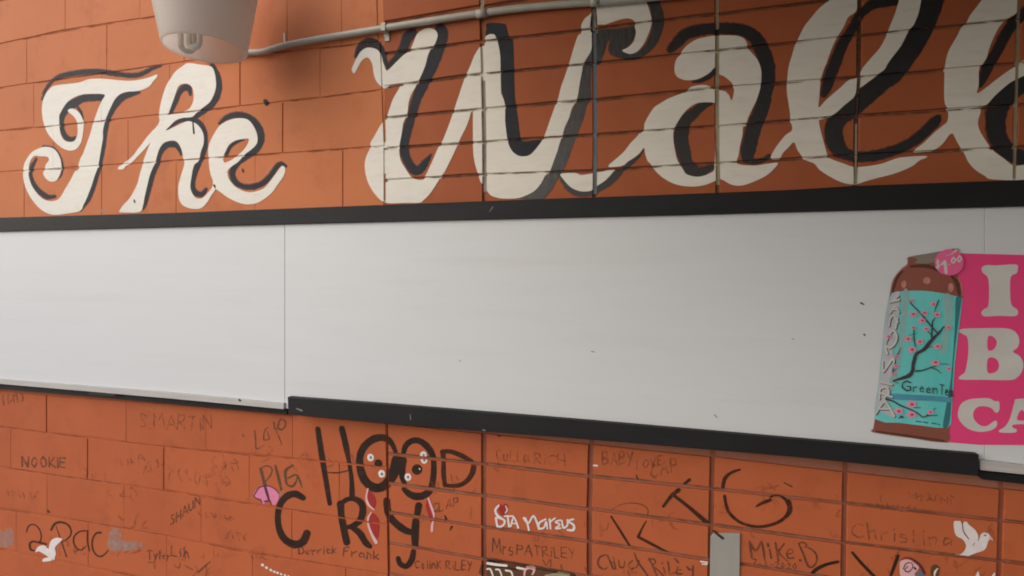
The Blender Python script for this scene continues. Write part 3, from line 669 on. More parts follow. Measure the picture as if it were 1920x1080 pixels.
scrawl('graffiti_stroke', 'curved black stroke at the bottom edge right of the name', [ws("h 1430,1080 1530,970 1700,885 1900,838", "60 64 54 50")], M['graf'])
scrawl('graffiti_stroke', 'two black strokes leaning together left of the pink rose', [ws("i 228,815 330,935 480,1090", "28 36 32"), ws("i 742,850 695,980 655,1090", "34 38 26")], M['graf'])
scrawl('graffiti_word', 'dark brown marker name starting with M on the block right of the grey plate', [
 ws("h 405,490 425,630 445,775", "28 42 34"), ws("h 425,520 510,655 605,495", "26 44 30"), ws("h 610,495 640,640 662,805", "30 38 28"),
 ws("h 715,540 722,575", "46 44"), ws("h 745,630 772,775", "32 32"), ws("h 845,520 870,660 895,815", "34 40 40"), ws("h 990,535 900,680 1045,825", "30 36 18"),
 ws("h 1050,705 1130,690 1135,640 1080,628 1035,690 1060,775 1155,770", "20 22 20 20 24 26 24"), ws("h 1262,812 1268,818", "48 44"),
 ws("h 1235,530 1310,700 1390,900 1455,930 1525,860 1540,740 1470,640 1375,595", "26 36 34 28 28 34 26 16"), ws("h 1235,525 1310,512 1370,555 1330,600", "18 24 24 12")], M['marker'])
scrawl('graffiti_word', 'thin black marker 2PAC over the small white dove', [
 ws("j 298,590 320,520 380,500 440,550 465,640 440,700 370,690 335,720 345,780 385,795", "10 16 14 14 14 18 20 24 24 16"), ws("j 440,702 520,722", "26 20"),
 ws("j 575,560 620,490 700,475 780,520 800,600 760,660 690,702", "24 24 24 20 18 16 10"), ws("j 630,520 680,660 748,862", "8 12 14"),
 ws("j 980,572 900,578 838,630 828,700 860,770 920,785 972,740", "14 16 18 18 16 14 8"), ws("j 985,570 985,700 1008,800", "16 18 10"),
 ws("j 1132,592 1080,600 1040,670 1040,770 1080,840 1130,860 1180,832 1218,788", "24 18 18 18 16 16 14 10")], M['graf_worn'])
dv = scrawl('painted_dove', 'small white painted dove over the thin 2PAC writing', [], M['white_thin'], off=0.0010, joints=True, polys=["j 400,812 430,752 500,735 545,775 560,720 590,670 640,650 702,663 660,710 620,760 630,820 620,865 600,900 488,915 490,885 545,872 500,832 440,800"])
dv = scrawl('painted_dove', 'white painted dove with raised wings at the lower right', [], M['white_thin'], off=0.0010, joints=True, polys=["k 735,150 790,148 840,152 862,190 885,188 900,165 950,165 990,215 1080,290 1130,370 1148,432 1172,432 1180,380 1230,345 1290,350 1330,380 1345,420 1335,450 1300,520 1280,590 1220,650 1100,690 950,745 860,760 780,740 860,700 905,650 935,590 920,520 870,450 800,420 760,370 735,300 730,220"])
scrawl('wing_line', None, [ws("k 872,180 885,300 925,380 985,455", "16 14 18 10"), ws("k 1150,430 1140,480", "14 8"), ws("k 1080,510 1050,560", "8 8")], M['purple'], off=0.0015, parent=dv)
scrawl('dove_eye', None, [ws("k 1245,388 1268,390", "26 22")], M['blue_joint'], off=0.0015, parent=dv)
scrawl('dove_beak', None, [ws("k 1340,430 1365,452 1395,476", "48 34 8")], M['palepink'], off=0.0013, parent=dv)
scrawl('painted_heart', 'small red painted heart over the white marker name', [], M['red'], off=0.0006, polys=["l 200,300 225,268 255,285 285,262 312,290 300,370 258,402 215,362"])
scrawl('graffiti_word', 'white marker name beneath the small red heart', [ws("l 212,285 175,335 195,395 250,430", "22 26 26 20"), ws("l 290,290 306,335 285,372", "10 14 10"),
 ws("l 180,425 190,480 205,525 265,505 275,450 190,420", "22 24 26 26 24 18"), ws("l 278,405 375,405", "20 18"), ws("l 315,410 328,520", "20 24"), ws("l 348,520 382,418 432,535", "18 20 22"), ws("l 360,485 420,490", "14 14"),
 ws("l 492,425 520,440 552,560", "22 20 22"), ws("l 495,430 545,485 600,402 640,470 665,548", "20 22 20 24 24"), ws("l 740,440 670,480 665,540 720,535 745,470 760,545", "20 24 24 20 20 20"),
 ws("l 785,440 795,545", "22 22"), ws("l 795,465 845,428", "20 18"), ws("l 905,450 850,470 900,500 855,540 905,540", "20 20 18 22 20"), ws("l 922,455 940,535 985,505 985,445", "20 24 22 18"),
 ws("l 1052,440 995,460 1055,505 1050,560 985,560", "22 22 24 28 22")], M['white_thin'], off=0.0012)
scrawl('painted_heart', 'thin brown outlined heart below a marker name', [ws("l 705,895 730,940 745,960 780,905 800,900 792,975", "12 12 10 10 10 12")], M['marker'])
scrawl('graffiti_word', 'dark brown marker capitals CHUCK right of the tall upright joint', [
 ws("f 215,840 145,870 128,950 185,1002 232,985", "14 20 24 22 12"), ws("f 235,850 270,930 300,1002", "20 22 18"), ws("f 300,868 325,1000", "14 20"), ws("f 262,930 312,925", "10 10"),
 ws("f 360,900 372,975 415,978 428,912", "16 18 18 14"), ws("f 515,905 472,950 500,1000 545,985", "14 20 20 12"), ws("f 535,820 575,920 640,1010 690,1085", "18 22 22 20"), ws("f 590,905 560,985", "14 12")], M['marker'])
scrawl('graffiti_word', 'dark brown marker name RiLEY beside the grey plate', [
 ws("f 700,882 740,960 790,1075", "16 22 20"), ws("f 690,900 745,885 775,920 745,965 800,1010 870,1085", "12 16 16 16 18 16"), ws("f 845,930 852,942", "18 16"), ws("f 862,985 882,1045", "20 18"),
 ws("f 912,920 925,985 935,1052 992,1042", "20 20 20 12"), ws("f 1025,978 1012,1050 1072,1052", "18 20 16"), ws("f 1018,1012 1062,1010", "14 14"), ws("f 1130,978 1155,1008 1190,1000", "26 22 12"), ws("f 1196,968 1196,1085", "20 22"),
 ws("f 990,882 1030,925", "16 24")], M['marker'])
scrawl('paint_smear', None, [], M['grime'], polys=["j 1245,560 1370,560 1380,680 1580,700 1580,770 1240,790"], off=0.0003)
scrawl('paint_smear', None, [], M['grime'], polys=["j -40,600 60,560 130,540 160,640 140,730 30,760 -40,760"], off=0.0003)
scrawl('paint_smear', None, [ws("f 1285,915 1370,920", "20 26"), ws("f 1300,945 1350,945", "14 20")], M['white_thin'], off=0.0004)
for k, (x, y) in enumerate(((195,955),(240,985),(290,1012),(328,1030),(365,1043),(405,1058),(448,1070),(490,1082))):
    scrawl('painted_dot', None, [ws("c %d,%d %d,%d" % (x-4,y-2,x+4,y+3), "%d %d" % (30-k*1.5, 28-k*1.5))], M['white_thin'], off=0.0006)
scrawl('graffiti_dot', None, [ws("d 1165,400 1178,435", "12 26")], M['graf'])
scrawl('graffiti_dot', None, [ws("d 1225,565 1242,525", "10 24")], M['graf'])
# the sign painting cut by the bottom edge
sg_ = scrawl('painted_plaque', 'black and tan painted plaque with white loops cut by the bottom edge', [], M['olive'], off=0.0004, joints=True, polys=["l 60,905 300,930 560,952 740,1005 1000,1040 1000,1110 60,1110"])
scrawl('plaque_paint', None, [ws('l 65,915 300,940 420,962 560,985', '14 18 24 16'), ws('l 75,965 300,985 420,1010', '14 16 18')], M['graf'], off=0.0007, parent=sg_, joints=True)
scrawl('plaque_paint', None, [ws("l 85,935 180,950 300,962", "28 30 26"), ws("l 420,985 500,1000", "26 22"), ws("l 80,1000 120,1005 150,1090", "18 18 16"), ws("l 180,1005 220,1012 250,1090", "18 18 16"), ws("l 290,1015 350,1030 370,1090", "20 20 16")], M['white'], off=0.0010, parent=sg_, joints=True)
scrawl('plaque_paint', None, [ws("l 500,1075 510,1010 560,985 610,1010 590,1060", "18 24 28 26 18")], M['palepink'], off=0.0012, parent=sg_, joints=True)
scrawl('plaque_paint', None, [ws("l 740,1075 850,1062 1000,1080", "20 30 26")], M['tan_joint'], off=0.0012, parent=sg_, joints=True)
ro = scrawl('painted_rose', 'pink and white painted rose at the bottom right', [], M['palepink'], off=0.0006, joints=True, polys=["i 760,980 765,920 810,895 880,900 920,930 975,970 960,1020 930,1045 920,1090 780,1090"])
scrawl('rose_line', None, [ws("i 800,1000 830,940 890,930 905,980 860,1030 815,1010 850,970", "12 12 10 10 14 12 10"), ws("i 925,985 940,1000", "24 20"), ws("i 770,900 840,870 920,900 990,960 1040,1050", "8 12 20 24 20")], M['purple'], off=0.0011, parent=ro)
scrawl('rose_leaf', None, [], M['blue_joint'], off=0.0013, polys=["i 940,1060 1000,1020 1040,1090 940,1095"], parent=ro)
scrawl('painted_oval', 'small dark oval with a white stroke right of the rose', [ws("i 1160,1000 1155,1060", "100 104")], M['olive'], off=0.0004, joints=True)
scrawl('graffiti_stroke', None, [ws("i 1188,992 1158,1030 1150,1080", "10 22 14")], M['white'], off=0.0010)
scrawl('graffiti_stroke', 'white flame shaped tips at the bottom right edge', [ws("i 1640,1035 1635,1090", "18 50"), ws("i 1825,1050 1810,1090", "20 44")], M['white_thin'], off=0.0008)

# hand lettered small words: a one line alphabet, written with a wandering hand
GL = {'A': (0.8, ['0,0 .4,1 .8,0', '.17,.38 .63,.38']), 'B': (0.7, ['0,0 0,1 .5,.95 .55,.7 .1,.52 .6,.4 .6,.1 0,0']), 'C': (0.7, ['.65,.85 .35,1 .05,.7 .05,.3 .35,0 .65,.15']),
 'D': (0.7, ['0,0 0,1 .5,.85 .6,.4 .4,.05 0,0']), 'E': (0.6, ['.55,1 0,1 0,0 .55,0', '0,.52 .45,.52']), 'F': (0.6, ['.55,1 0,1 0,0', '0,.55 .4,.55']), 'H': (0.7, ['0,0 0,1', '.6,0 .6,1', '0,.5 .6,.5']),
 'I': (0.2, ['.1,0 .1,1']), 'K': (0.65, ['0,0 0,1', '.55,1 .05,.45 .6,0']), 'L': (0.6, ['0,1 0,0 .5,0']), 'M': (0.9, ['0,0 .05,1 .4,.35 .75,1 .85,0']), 'N': (0.75, ['0,0 0,1 .65,0 .65,1']),
 'O': (0.8, ['.35,1 .05,.7 .05,.3 .35,0 .65,.3 .65,.7 .35,1']), 'P': (0.65, ['0,0 0,1', '0,1 .55,.9 .5,.5 0,.45']), 'R': (0.7, ['0,0 0,1 .5,.92 .5,.6 .05,.48 .6,0']), 'S': (0.6, ['.5,.85 .2,1 .05,.75 .45,.4 .4,.05 0,.1']),
 'T': (0.7, ['0,1 .65,1', '.32,1 .32,0']), 'U': (0.7, ['0,1 .05,.2 .3,0 .55,.2 .6,1']), 'Y': (0.7, ['0,1 .3,.5', '.6,1 .25,0']), 'V': (0.7, ['0,1 .3,0 .6,1']), 'W': (0.9, ['0,1 .2,0 .42,.7 .62,0 .85,1']),
 '0': (0.6, ['.25,1 0,.5 .25,0 .5,.5 .25,1']), '2': (0.6, ['0,.75 .25,1 .5,.75 0,0 .55,0']), '7': (0.6, ['0,1 .5,1 .2,0']), '8': (0.6, ['.25,.5 .05,.8 .25,1 .45,.8 .25,.5 0,.2 .25,0 .5,.2 .25,.5']), '-': (0.5, ['.05,.45 .4,.45']), '.': (0.25, ['.1,0 .1,.04']),
 'a': (0.6, ['.45,.5 .15,.6 .02,.3 .2,0 .45,.25', '.48,.6 .5,0']), 'c': (0.5, ['.42,.5 .15,.6 .02,.3 .2,0 .45,.1']), 'e': (0.55, ['.05,.32 .45,.36 .3,.62 .05,.4 .1,.05 .45,.08']), 'h': (0.55, ['0,1 0,0', '0,.4 .3,.6 .42,.4 .42,0']),
 'i': (0.22, ['.1,.6 .1,0', '.1,.85 .1,.9']), 'k': (0.5, ['0,1 0,0', '.4,.6 .02,.28 .42,0']), 'l': (0.22, ['.1,1 .1,0']), 'n': (0.55, ['0,.6 0,0', '0,.4 .3,.6 .42,.4 .42,0']), 'o': (0.55, ['.22,.6 0,.3 .22,0 .44,.3 .22,.6']),
 'r': (0.45, ['0,.6 0,0', '0,.4 .35,.6']), 's': (0.45, ['.38,.55 .08,.55 .05,.35 .35,.25 .3,.02 0,.05']), 't': (0.42, ['.18,.95 .18,0', '0,.6 .38,.6']), 'u': (0.55, ['0,.6 .05,.08 .35,.05 .44,.6']), 'y': (0.55, ['0,.6 .22,.1', '.45,.6 .1,-.3']), 'd': (0.55, ['.42,.5 .15,.6 .02,.3 .2,0 .42,.2', '.45,1 .46,0']),
 'G': (0.75, ['.65,.85 .35,1 .05,.7 .05,.3 .35,0 .65,.1 .65,.45 .4,.45']), 'Z': (0.65, ['0,1 .55,1 0,0 .6,0']), '$': (0.6, ['.5,.85 .2,1 .05,.75 .45,.4 .4,.05 0,.1', '.25,1.15 .25,-.15']), '1': (0.4, ['0,.75 .22,1 .22,0']), ' ': (0.5, []), '~': (0.6, ['0,.3 .15,.8 .3,.2 .45,.7 .55,.3'])}
def handwrite(text, x0, y0, x1, y1, h, wd, jit=0.075, slant=0.0):
    tot = sum(GL[c][0]+0.18 for c in text); sx = math.hypot(x1-x0, y1-y0)/tot
    ux, uy = (x1-x0)/math.hypot(x1-x0, y1-y0), (y1-y0)/math.hypot(x1-x0, y1-y0)
    cur = 0; out = []
    for c in text:
        wc, st = GL[c]; dy = random.uniform(-0.06, 0.06)
        for s in st:
            pts = []
            for tk in s.split():
                gx, gy = [float(v) for v in tk.split(',')]
                gx += random.uniform(-jit, jit); gy += dy+random.uniform(-jit, jit)
                X = (cur+gx)*sx + slant*gy*h
                pts.append((x0+ux*X, y0+uy*X-gy*h, wd*random.uniform(0.55, 1.25)))
            out.append(pts)
        cur += wc+0.18
    return out
def word(text, x0, y0, x1, y1, h, wd, matl, label=None, name='graffiti_word', **k):
    st = handwrite(text, x0, y0, x1, y1, h, wd, **{q: k[q] for q in k if q in ('jit','slant')})
    return scrawl(name, label, st, matl, smooth=False, **{q: k[q] for q in k if q not in ('jit','slant')})
word('S.MARTIN', 262, 803, 402, 806, 26, 2.6, M['faint'], 'faded brown name high on the lower left blocks')
word('NOOKIE', 42, 874, 126, 876, 19, 3.0, M['marker'], 'worn brown marker name NOOKIE at the far left')
word('SHAUN', 320, 985, 378, 944, 17, 2.8, M['marker'], 'worn dark name climbing up to the right left of the capital C')
word('CLAP', 811, 962, 862, 946, 17, 1.9, M['marker'], 'thin brown marker word CLAP right of the red tear')
word('Derrick', 560, 1040, 634, 1038, 15, 2.4, M['marker'], 'small marker first name below the capital C')
word('Frank', 645, 1042, 715, 1050, 16, 2.4, M['marker'], 'small marker last name below the capital R')
word('ColinK', 778, 1066, 830, 1066, 15, 2.2, M['marker'], 'small marker first name right of the hook of the Y')
word('RiLEY', 836, 1068, 888, 1070, 17, 2.2, M['marker'], 'small marker capitals left of the tall upright joint')
word('Mrs', 924, 1036, 966, 1040, 26, 2.2, M['marker'], 'thin brown title below the white marker name')
word('PATRiLEY', 970, 1040, 1082, 1048, 19, 2.2, M['marker'], 'thin brown capitals below the white marker name')
word('CuLLa', 930, 862, 995, 866, 22, 3.0, M['faint'], 'faded first word on the top stacked block') if 'u' in GL else None
word('RiCH', 1002, 868, 1064, 874, 20, 2.6, M['faint'], 'faded second word on the top stacked block')
word('BABY', 1130, 872, 1190, 872, 24, 3.2, M['faint'], 'faded brown capitals on the second stacked block')
word('LOVE', 1194, 880, 1244, 868, 15, 2.6, M['faint'], 'small faded brown capitals on the second stacked block')
word('CAP', 1220, 896, 1274, 880, 24, 3.0, M['faint'], 'faded brown word CAP running uphill under the sign')
word('7-8-2020', 1411, 1060, 1498, 1068, 11, 1.7, M['marker'], 'small brown date under the marker name')
word('Christina', 1598, 1008, 1792, 1026, 27, 3.0, M['faint'], 'faded brown name left of the white dove')
word('Tyler', 276, 1048, 322, 1050, 16, 2.0, M['marker'], 'tiny worn name near the bottom left')
word('Lil', 322, 1042, 352, 1046, 18, 2.2, M['marker'], 'tiny worn scribble beside the tiny name')
for (x0,y0,x1,y1,h,wd) in ((0,762,48,752,26,3.6),(225,872,276,864,14,2.6),(318,900,342,905,26,2.4),(362,905,392,912,26,2.2),(400,890,452,884,18,2.6),(372,968,440,978,12,2.2),(10,930,70,936,16,2.4),(1640,955,1720,962,14,3.0),(1700,935,1790,945,16,2.6),(425,1010,470,1016,16,2.2),(240,905,262,950,14,2.0)):
    st = []
    for k in range(max(2, int((x1-x0)/9))):
        u = (k+random.random()*0.6)/max(2, int((x1-x0)/9)); bx = x0+(x1-x0)*u; by = y0+(y1-y0)*u
        st.append([(bx+random.uniform(-3,3), by-h*random.uniform(0.6,1.0), wd*0.6), (bx+random.uniform(-3,4), by-h*random.uniform(0.2,0.6), wd), (bx+random.uniform(-4,6), by+random.uniform(-2,2), wd*0.7)])
        if random.random() < 0.5: st.append([(bx-2, by-h*random.random(), wd*0.7), (bx+random.uniform(4,9), by-h*random.random(), wd*0.8)])
    scrawl('faded_scribble', None, st, M['faint'])
for k in range(46):
    gx = random.uniform(0, 1900); gy = random.uniform(790+gx*0.075, 1075)
    st = []
    for j in range(random.randint(2, 5)):
        x = gx+random.uniform(-26, 26); y = gy+random.uniform(-10, 10)
        st.append([(x, y, random.uniform(1.5, 4)), (x+random.uniform(-9, 9), y+random.uniform(5, 14), random.uniform(2, 5)), (x+random.uniform(-12, 12), y+random.uniform(8, 24), random.uniform(1.5, 4))])
    scrawl('faded_scribble', None, st, M['ghost'])
scrawl('graffiti_stroke', None, [ws("m 905,1040 980,975 1045,915", "20 22 12")], M['marker'])
scrawl('graffiti_stroke', None, [ws("m 340,925 430,925", "8 8"), ws("m 410,930 425,1000", "10 8"), ws("m 640,960 690,990 710,930", "8 12 10"), ws("m 740,870 775,800 805,880", "10 20 14"), ws("m 760,960 850,1010", "10 8")], M['marker'])
# small wear
scrawl('bolt_hole', None, [ws("z 498,190 500,194", "9 9")], M['dirt'], off=0.0006, joints=True)
scrawl('bolt_hole', None, [ws("z 455,815.5 457,818", "4 3")], M['mortar_dark'], off=0.0006)
for t_, m_ in (("z 533,63 534,78", 'white_thin'), ("z 447,106 480,103 536,96", 'white'), ("z 909,352 911,370", 'tan_joint'), ("z 1193,891 1196,901", 'dirt'), ("z 929,812 936,818", 'dirt'), ("z 718,66 726,68", 'white'),
               ("z 1332,854 1334,858", 'tan_joint'), ("z 1600,836 1606,838",'dirt'), ("z 1470,905 1484,912",'marker'), ("z 90,957 92,960",'dirt'), ("z 362,228 364,250",'charcoal'), ("z 252,375 253,379",'charcoal'), ("z 455,317 456,322",'dirt'), ("z 1111,872 1120,873",'white')):
    scrawl('paint_mark', None, [ws(t_, "2.4 3.2 1.5")], M[m_], off=0.0012)

# ------------------------------------------------------------------ the sign: white box board with black trims
sign = thing('sign_board', 'long blank white sign board with black trims across the orange wall', 'sign board')
YB = -0.045     # board face
def panel(pxs, yf, yb, matl, name, bev=0.001, label=None):
    m = MB(); m.prism(pxs, yf, yb, bev=bev); o = m.make(name, matl, sign)
    if label: lab(o, label)
    return o
panel([(-500,440),(533.2,414),(533.2,790),(-500,690)][:0] or [(-500,441),(533.6,412),(533.6,762),(-500,668)], YB, 0.028, M['board'], 'panel', label='left panel of the blank board, hanging lower than the middle one')
panel([(534.1,412),(1846.1,380),(1846.1,868),(534.1,766)], YB-0.0006, 0.028, M['board'], 'panel', label='wide middle panel of the blank board')
panel([(1846.6,380),(2500,362),(2500,905),(1846.6,868)], YB, 0.028, M['board'], 'panel', label='right panel of the blank board')
# top trim
YT = -0.058
panel([(-500,420),(0,408),(340,398.5),(640,387),(960,375),(1220,366),(1480,356),(1600,348.5),(1920,337),(2500,318),(2500,371),(1920,386.5),(1480,397.5),(1260,403.5),(640,417.5),(0,434),(-500,448)][::-1], YT, 0.0, M['trim'], 'top_trim', bev=0.0015)
# middle bottom trim: an angle bar proud of the board
yt2 = -0.068
panel([(538.5,744.5),(720,758),(1100,789.5),(1500,824.5),(1836,853),(1836,893.5),(1500,858),(1105,824.5),(725,795.5),(540,777)][::-1], yt2, -0.002, M['trim'], 'bottom_trim', bev=0.0022, label='deep black bottom trim under the middle panel')
# lower rails of the left and right panels, with the thin dark edge below
panel([(-500,682),(0,710.5),(320,735.5),(532,756),(532,767.5),(320,747.5),(0,720),(-500,690)][::-1], YB-0.010, -0.001, M['rail'], 'bottom_rail', bev=0.001)
panel([(-500,690),(0,720.5),(320,748),(538,768.5),(538,777.5),(320,757.5),(0,729.5),(-500,699)][::-1], -0.030, -0.001, M['trim'], 'lower_edge', bev=0.001)
panel([(1838,862),(1920,872),(2500,930),(2500,948),(1920,890),(1838,881.5)][::-1], YB-0.010, -0.001, M['rail'], 'bottom_rail', bev=0.001)
panel([(1836,883),(1920,892),(2500,950),(2500,968),(1920,908),(1842,899)][::-1], -0.030, -0.001, M['trim'], 'lower_edge', bev=0.001)
def on_board(name, strokes, matl, y, parent=sign, wob=0.1):
    pl = []
    for s in strokes: pl += ribbon(P(s) if isinstance(s, str) else s, wob=wob)
    m = MB()
    for t in union(pl): m.flat(t, y, plane=y)
    return m.make(name, matl, parent)
on_board('scratch', ["z 186,398,1.5 194,392,3"], M['scratch'], YT-0.0003)
on_board('scratch', ["z 918,397,1 924,388,1.5"], M['scratch'], YT-0.0003)
on_board('scratch', ["z 556,766,1.5 566,770,3"], M['scratch'], yt2-0.0003)
on_board('scratch', ["z 769,777,1 770,787,1.5"], M['scratch'], yt2-0.0003)
on_board('scratch', ['z 524,395,1.2 527,403,1.8'], M['dirt'], YT-0.0003)


on_board('scratch', ['z 905,806,1.6 909,807,2'], M['scratch'], yt2-0.0003)
on_board('dirt_mark', ["z 1614,568,3 1620,571,2"], M['dirt'], YB-0.0012)
on_board('dirt_mark', ["z 1620,627,3 1622,629,2.5"], M['dirt'], YB-0.0012)
on_board('dirt_mark', ["z 448,749,3 450,751,4"], M['dirt'], YB-0.0106)
on_board('dirt_mark', ["z 168,737,2.5 200,740,3.5 214,740,4"], M['dirt'], YB-0.0106)
for s in ("z 860,675,2 863,677,2", "z 1109,659,2 1115,660,2", "z 1340,778,2 1346,784,2", "z 1484,635,1.5 1489,636,1.5", "z 845,770,2 849,771,2"):
    on_board('dirt_mark', [s], M['soft_dirt'], YB-0.0012)

# ------------------------------------------------------------------ the drinks advert stuck on the board
ad = thing('drink_advert', 'pink banner with white capitals and a printed green tea bottle stuck on the board', 'advert')
YA = YB-0.003
def sheet(name, polys, matl, lvl, holes=(), parent=ad, smooth=3, label=None):
    pl = [[p[:2] for p in (catmull(P(s), smooth) if smooth else P(s))] for s in polys]
    hl = [[p[:2] for p in (catmull(P(s), smooth) if smooth else P(s))] for s in holes]
    m = MB(); y = YA-0.0004*lvl
    for t in union(pl, hl): m.flat(t, y, plane=y)
    o = m.make(name, matl, parent)
    if label: lab(o, label)
    return o
def inkad(name, strokes, matl, lvl, parent=ad, smooth=True, wob=0.08):
    pl = []
    for s in strokes: pl += ribbon(P(s) if isinstance(s, str) else s, wob=wob, smooth=smooth)
    m = MB(); y = YA-0.0004*lvl
    for t in union(pl): m.flat(t, y, plane=y)
    return m.make(name, matl, parent)
m = MB(); m.prism([(1772,476),(1806,475),(1920,478),(2420,470),(2420,878),(1920,834.5),(1835,834),(1775,829)][::-1], YA, YB-0.0007, bev=0.0004); m.make('banner_sheet', M['banner'], ad)
Bt = 2.769
lab(sheet('banner_letter', ["t 225,115 250,103 300,104 400,100 412,120 405,145 375,165 370,250 378,310 405,330 412,350 395,368 310,366 240,368 222,350 235,330 258,310 262,200 252,160 228,140"], M['bwhite'], 1), 'white slab capital I on the pink banner')
lab(sheet('banner_letter', ["t 105,445 130,432 240,430 350,432 400,450 418,490 410,530 385,552 420,575 438,610 435,650 410,685 370,700 240,698 120,697 105,685 125,668 140,650 154,560 150,480 130,462"], M['bwhite'], 1,
      ["t 255,475 285,475 302,505 285,540 255,543", "t 255,588 295,588 313,620 300,655 255,660"]), 'white slab capital B on the pink banner')
lab(sheet('banner_letter', ["t 195,795 260,795 290,808 312,812 316,840 311,862 295,868 275,845 235,835 200,840 180,870 185,905 215,935 250,938 285,915 302,912 300,940 270,960 210,968 150,950 110,910 100,870 115,825 150,803"], M['bwhite'], 1), 'white slab capital C on the pink banner')
lab(sheet('banner_letter', ["t 395,812 405,798 490,796 500,812 540,900 560,945 590,955 585,972 490,974 480,958 500,945 492,930 392,930 385,945 403,955 398,972 325,973 314,962 345,940 370,900"], M['bwhite'], 1, ["t 405,905 432,852 462,905"]), 'white slab capital A, half cut by the right edge')
bot = sheet('bottle_print', ["p 660,240 650,300 640,365 560,420 480,500 410,600 372,720 350,850 322,1000 q 270,300 215,900 r 190,300 150,700 s 90,600 66,760 60,818 700,910 1310,992 1345,800 1385,500 r 1440,300 q 1515,500 1560,60 p 1585,850 1560,750 1520,640 1490,560 1500,400 1500,115 1300,130 1000,185"], M['amber'], 2, smooth=2, label='brown tea bottle cut out at the left of the pink banner')
sheet('bottle_highlight', ["p 560,650 600,640 625,690 600,760 560,765 540,700"], M['amber_lt'], 3, parent=bot)
sheet('bottle_highlight', ["p 920,600 1010,590 1030,660 980,700 920,670"], M['amber_lt'], 3, parent=bot)
sheet('bottle_highlight', ["p 1340,700 1400,690 1415,790 1370,840 1330,790"], M['amber_lt'], 3, parent=bot)
inkad('bottle_highlight', [ws("p 640,380 520,470 430,600 385,760", "14 16 18 10")], M['amber_lt'], 3, parent=bot)
inkad('bottle_highlight', [ws("p 1500,590 1550,720 1575,900", "14 22 14")], M['amber_lt'], 3, parent=bot)
inkad('bottle_shading', [ws('p 560,480 460,600 410,760 400,830', '30 60 50 30')], M['amber_dk'], 3, parent=bot)
inkad('bottle_shading', [ws('p 1380,560 1470,660 1510,820 1515,890', '30 70 60 30')], M['amber_dk'], 3, parent=bot)
inkad('bottle_shading', [ws('s 120,800 700,880 1250,960', '30 40 40')], M['amber_dk'], 3, parent=bot)
inkad('bottle_shading', [ws('p 700,400 1000,400 1250,520', '40 60 30')], M['amber_dk'], 3, parent=bot)
sheet('bottle_cap_print', ["p 660,245 780,228 1100,170 1480,100 1505,120 1480,240 1300,290 1100,330 950,352 820,345 740,330 670,320"], M['cap'], 3, smooth=2, parent=bot)
inkad('bottle_cap_print', [ws("p 700,290 770,290", "90 70")], M['amber'], 4, parent=bot)
lb = sheet('label_print', ["p 382,850 560,820 900,812 1200,848 1400,888 1562,932 q 1560,60 1510,500 r 1440,300 s 1385,500 1325,738 900,705 500,650 90,588 r 150,700 190,300 q 215,900 270,300 p 322,1000"], M['teal'], 3, smooth=2, parent=ad, label='teal blossom label of the printed bottle')
sheet('label_streak', ["p 560,830 660,825 q 640,300 r 560,100 480,500 s 400,120 300,120 r 420,300 q 520,500"], M['teal_lt'], 4, parent=lb, smooth=2)
sheet('label_streak', ["p 1230,870 1420,910 q 1400,300 1330,700 r 1300,100 1180,100 q 1240,600 1280,300"], M['teal_lt'], 4, parent=lb, smooth=2)
sheet('label_streak', ["p 1470,915 1556,935 q 1545,100 1490,500 r 1420,300 s 1370,500 1320,730 1240,725 1270,500 r 1380,500 q 1440,500 1450,100"], M['teal_dk'], 4, parent=lb, smooth=2)
sheet('label_band', ["r 350,795 700,810 1100,830 1385,860 1372,945 1100,915 700,905 330,880"], M['band'], 5, parent=lb, smooth=2)
sheet('label_edge', ["p 390,870 520,830 q 500,200 440,700 r 400,100 380,400 330,700 300,900 s 300,400 430,540 380,560 100,400 150,200 r 160,700 200,300 q 225,900 280,300 p 330,1000"], M['lilac'], 5, parent=lb, smooth=2)
# the big lettering that runs up the left side of the bottle
for k, L_ in enumerate((["s 110,500 260,300 420,545", "s 190,420 330,420"], ["r 170,880 180,720 290,690 330,780 260,850", "r 180,780 380,850"], ["r 190,600 380,640"],
          ["r 225,250 235,420 400,200 410,380"], ["q 300,930 270,780 320,640 400,540 460,620 440,740 350,830 300,800"], ["q 320,400 400,280 480,400", "q 330,460 350,320", "q 440,500 470,330"],
          ["q 350,240 430,130 500,230", "q 390,180 470,180"], ["q 340,60 500,20 p 400,960 490,900"])):
    def off_(t): return ' '.join(q if q in OR else "%g,%g" % (float(q.split(',')[0])+14, float(q.split(',')[1])+10) for q in t.split())
    inkad('label_lettering_shade', [ws(off_(t), "38") for t in L_], M['branch'], 6, parent=lb)
    inkad('label_letter', [ws(t, "34") for t in L_], M['bwhite'], 7, parent=lb)
inkad('label_streak', [ws("q 255,800 300,560 320,300 p 360,960", "16 16 14 12")], M['lilac'], 8, parent=lb)
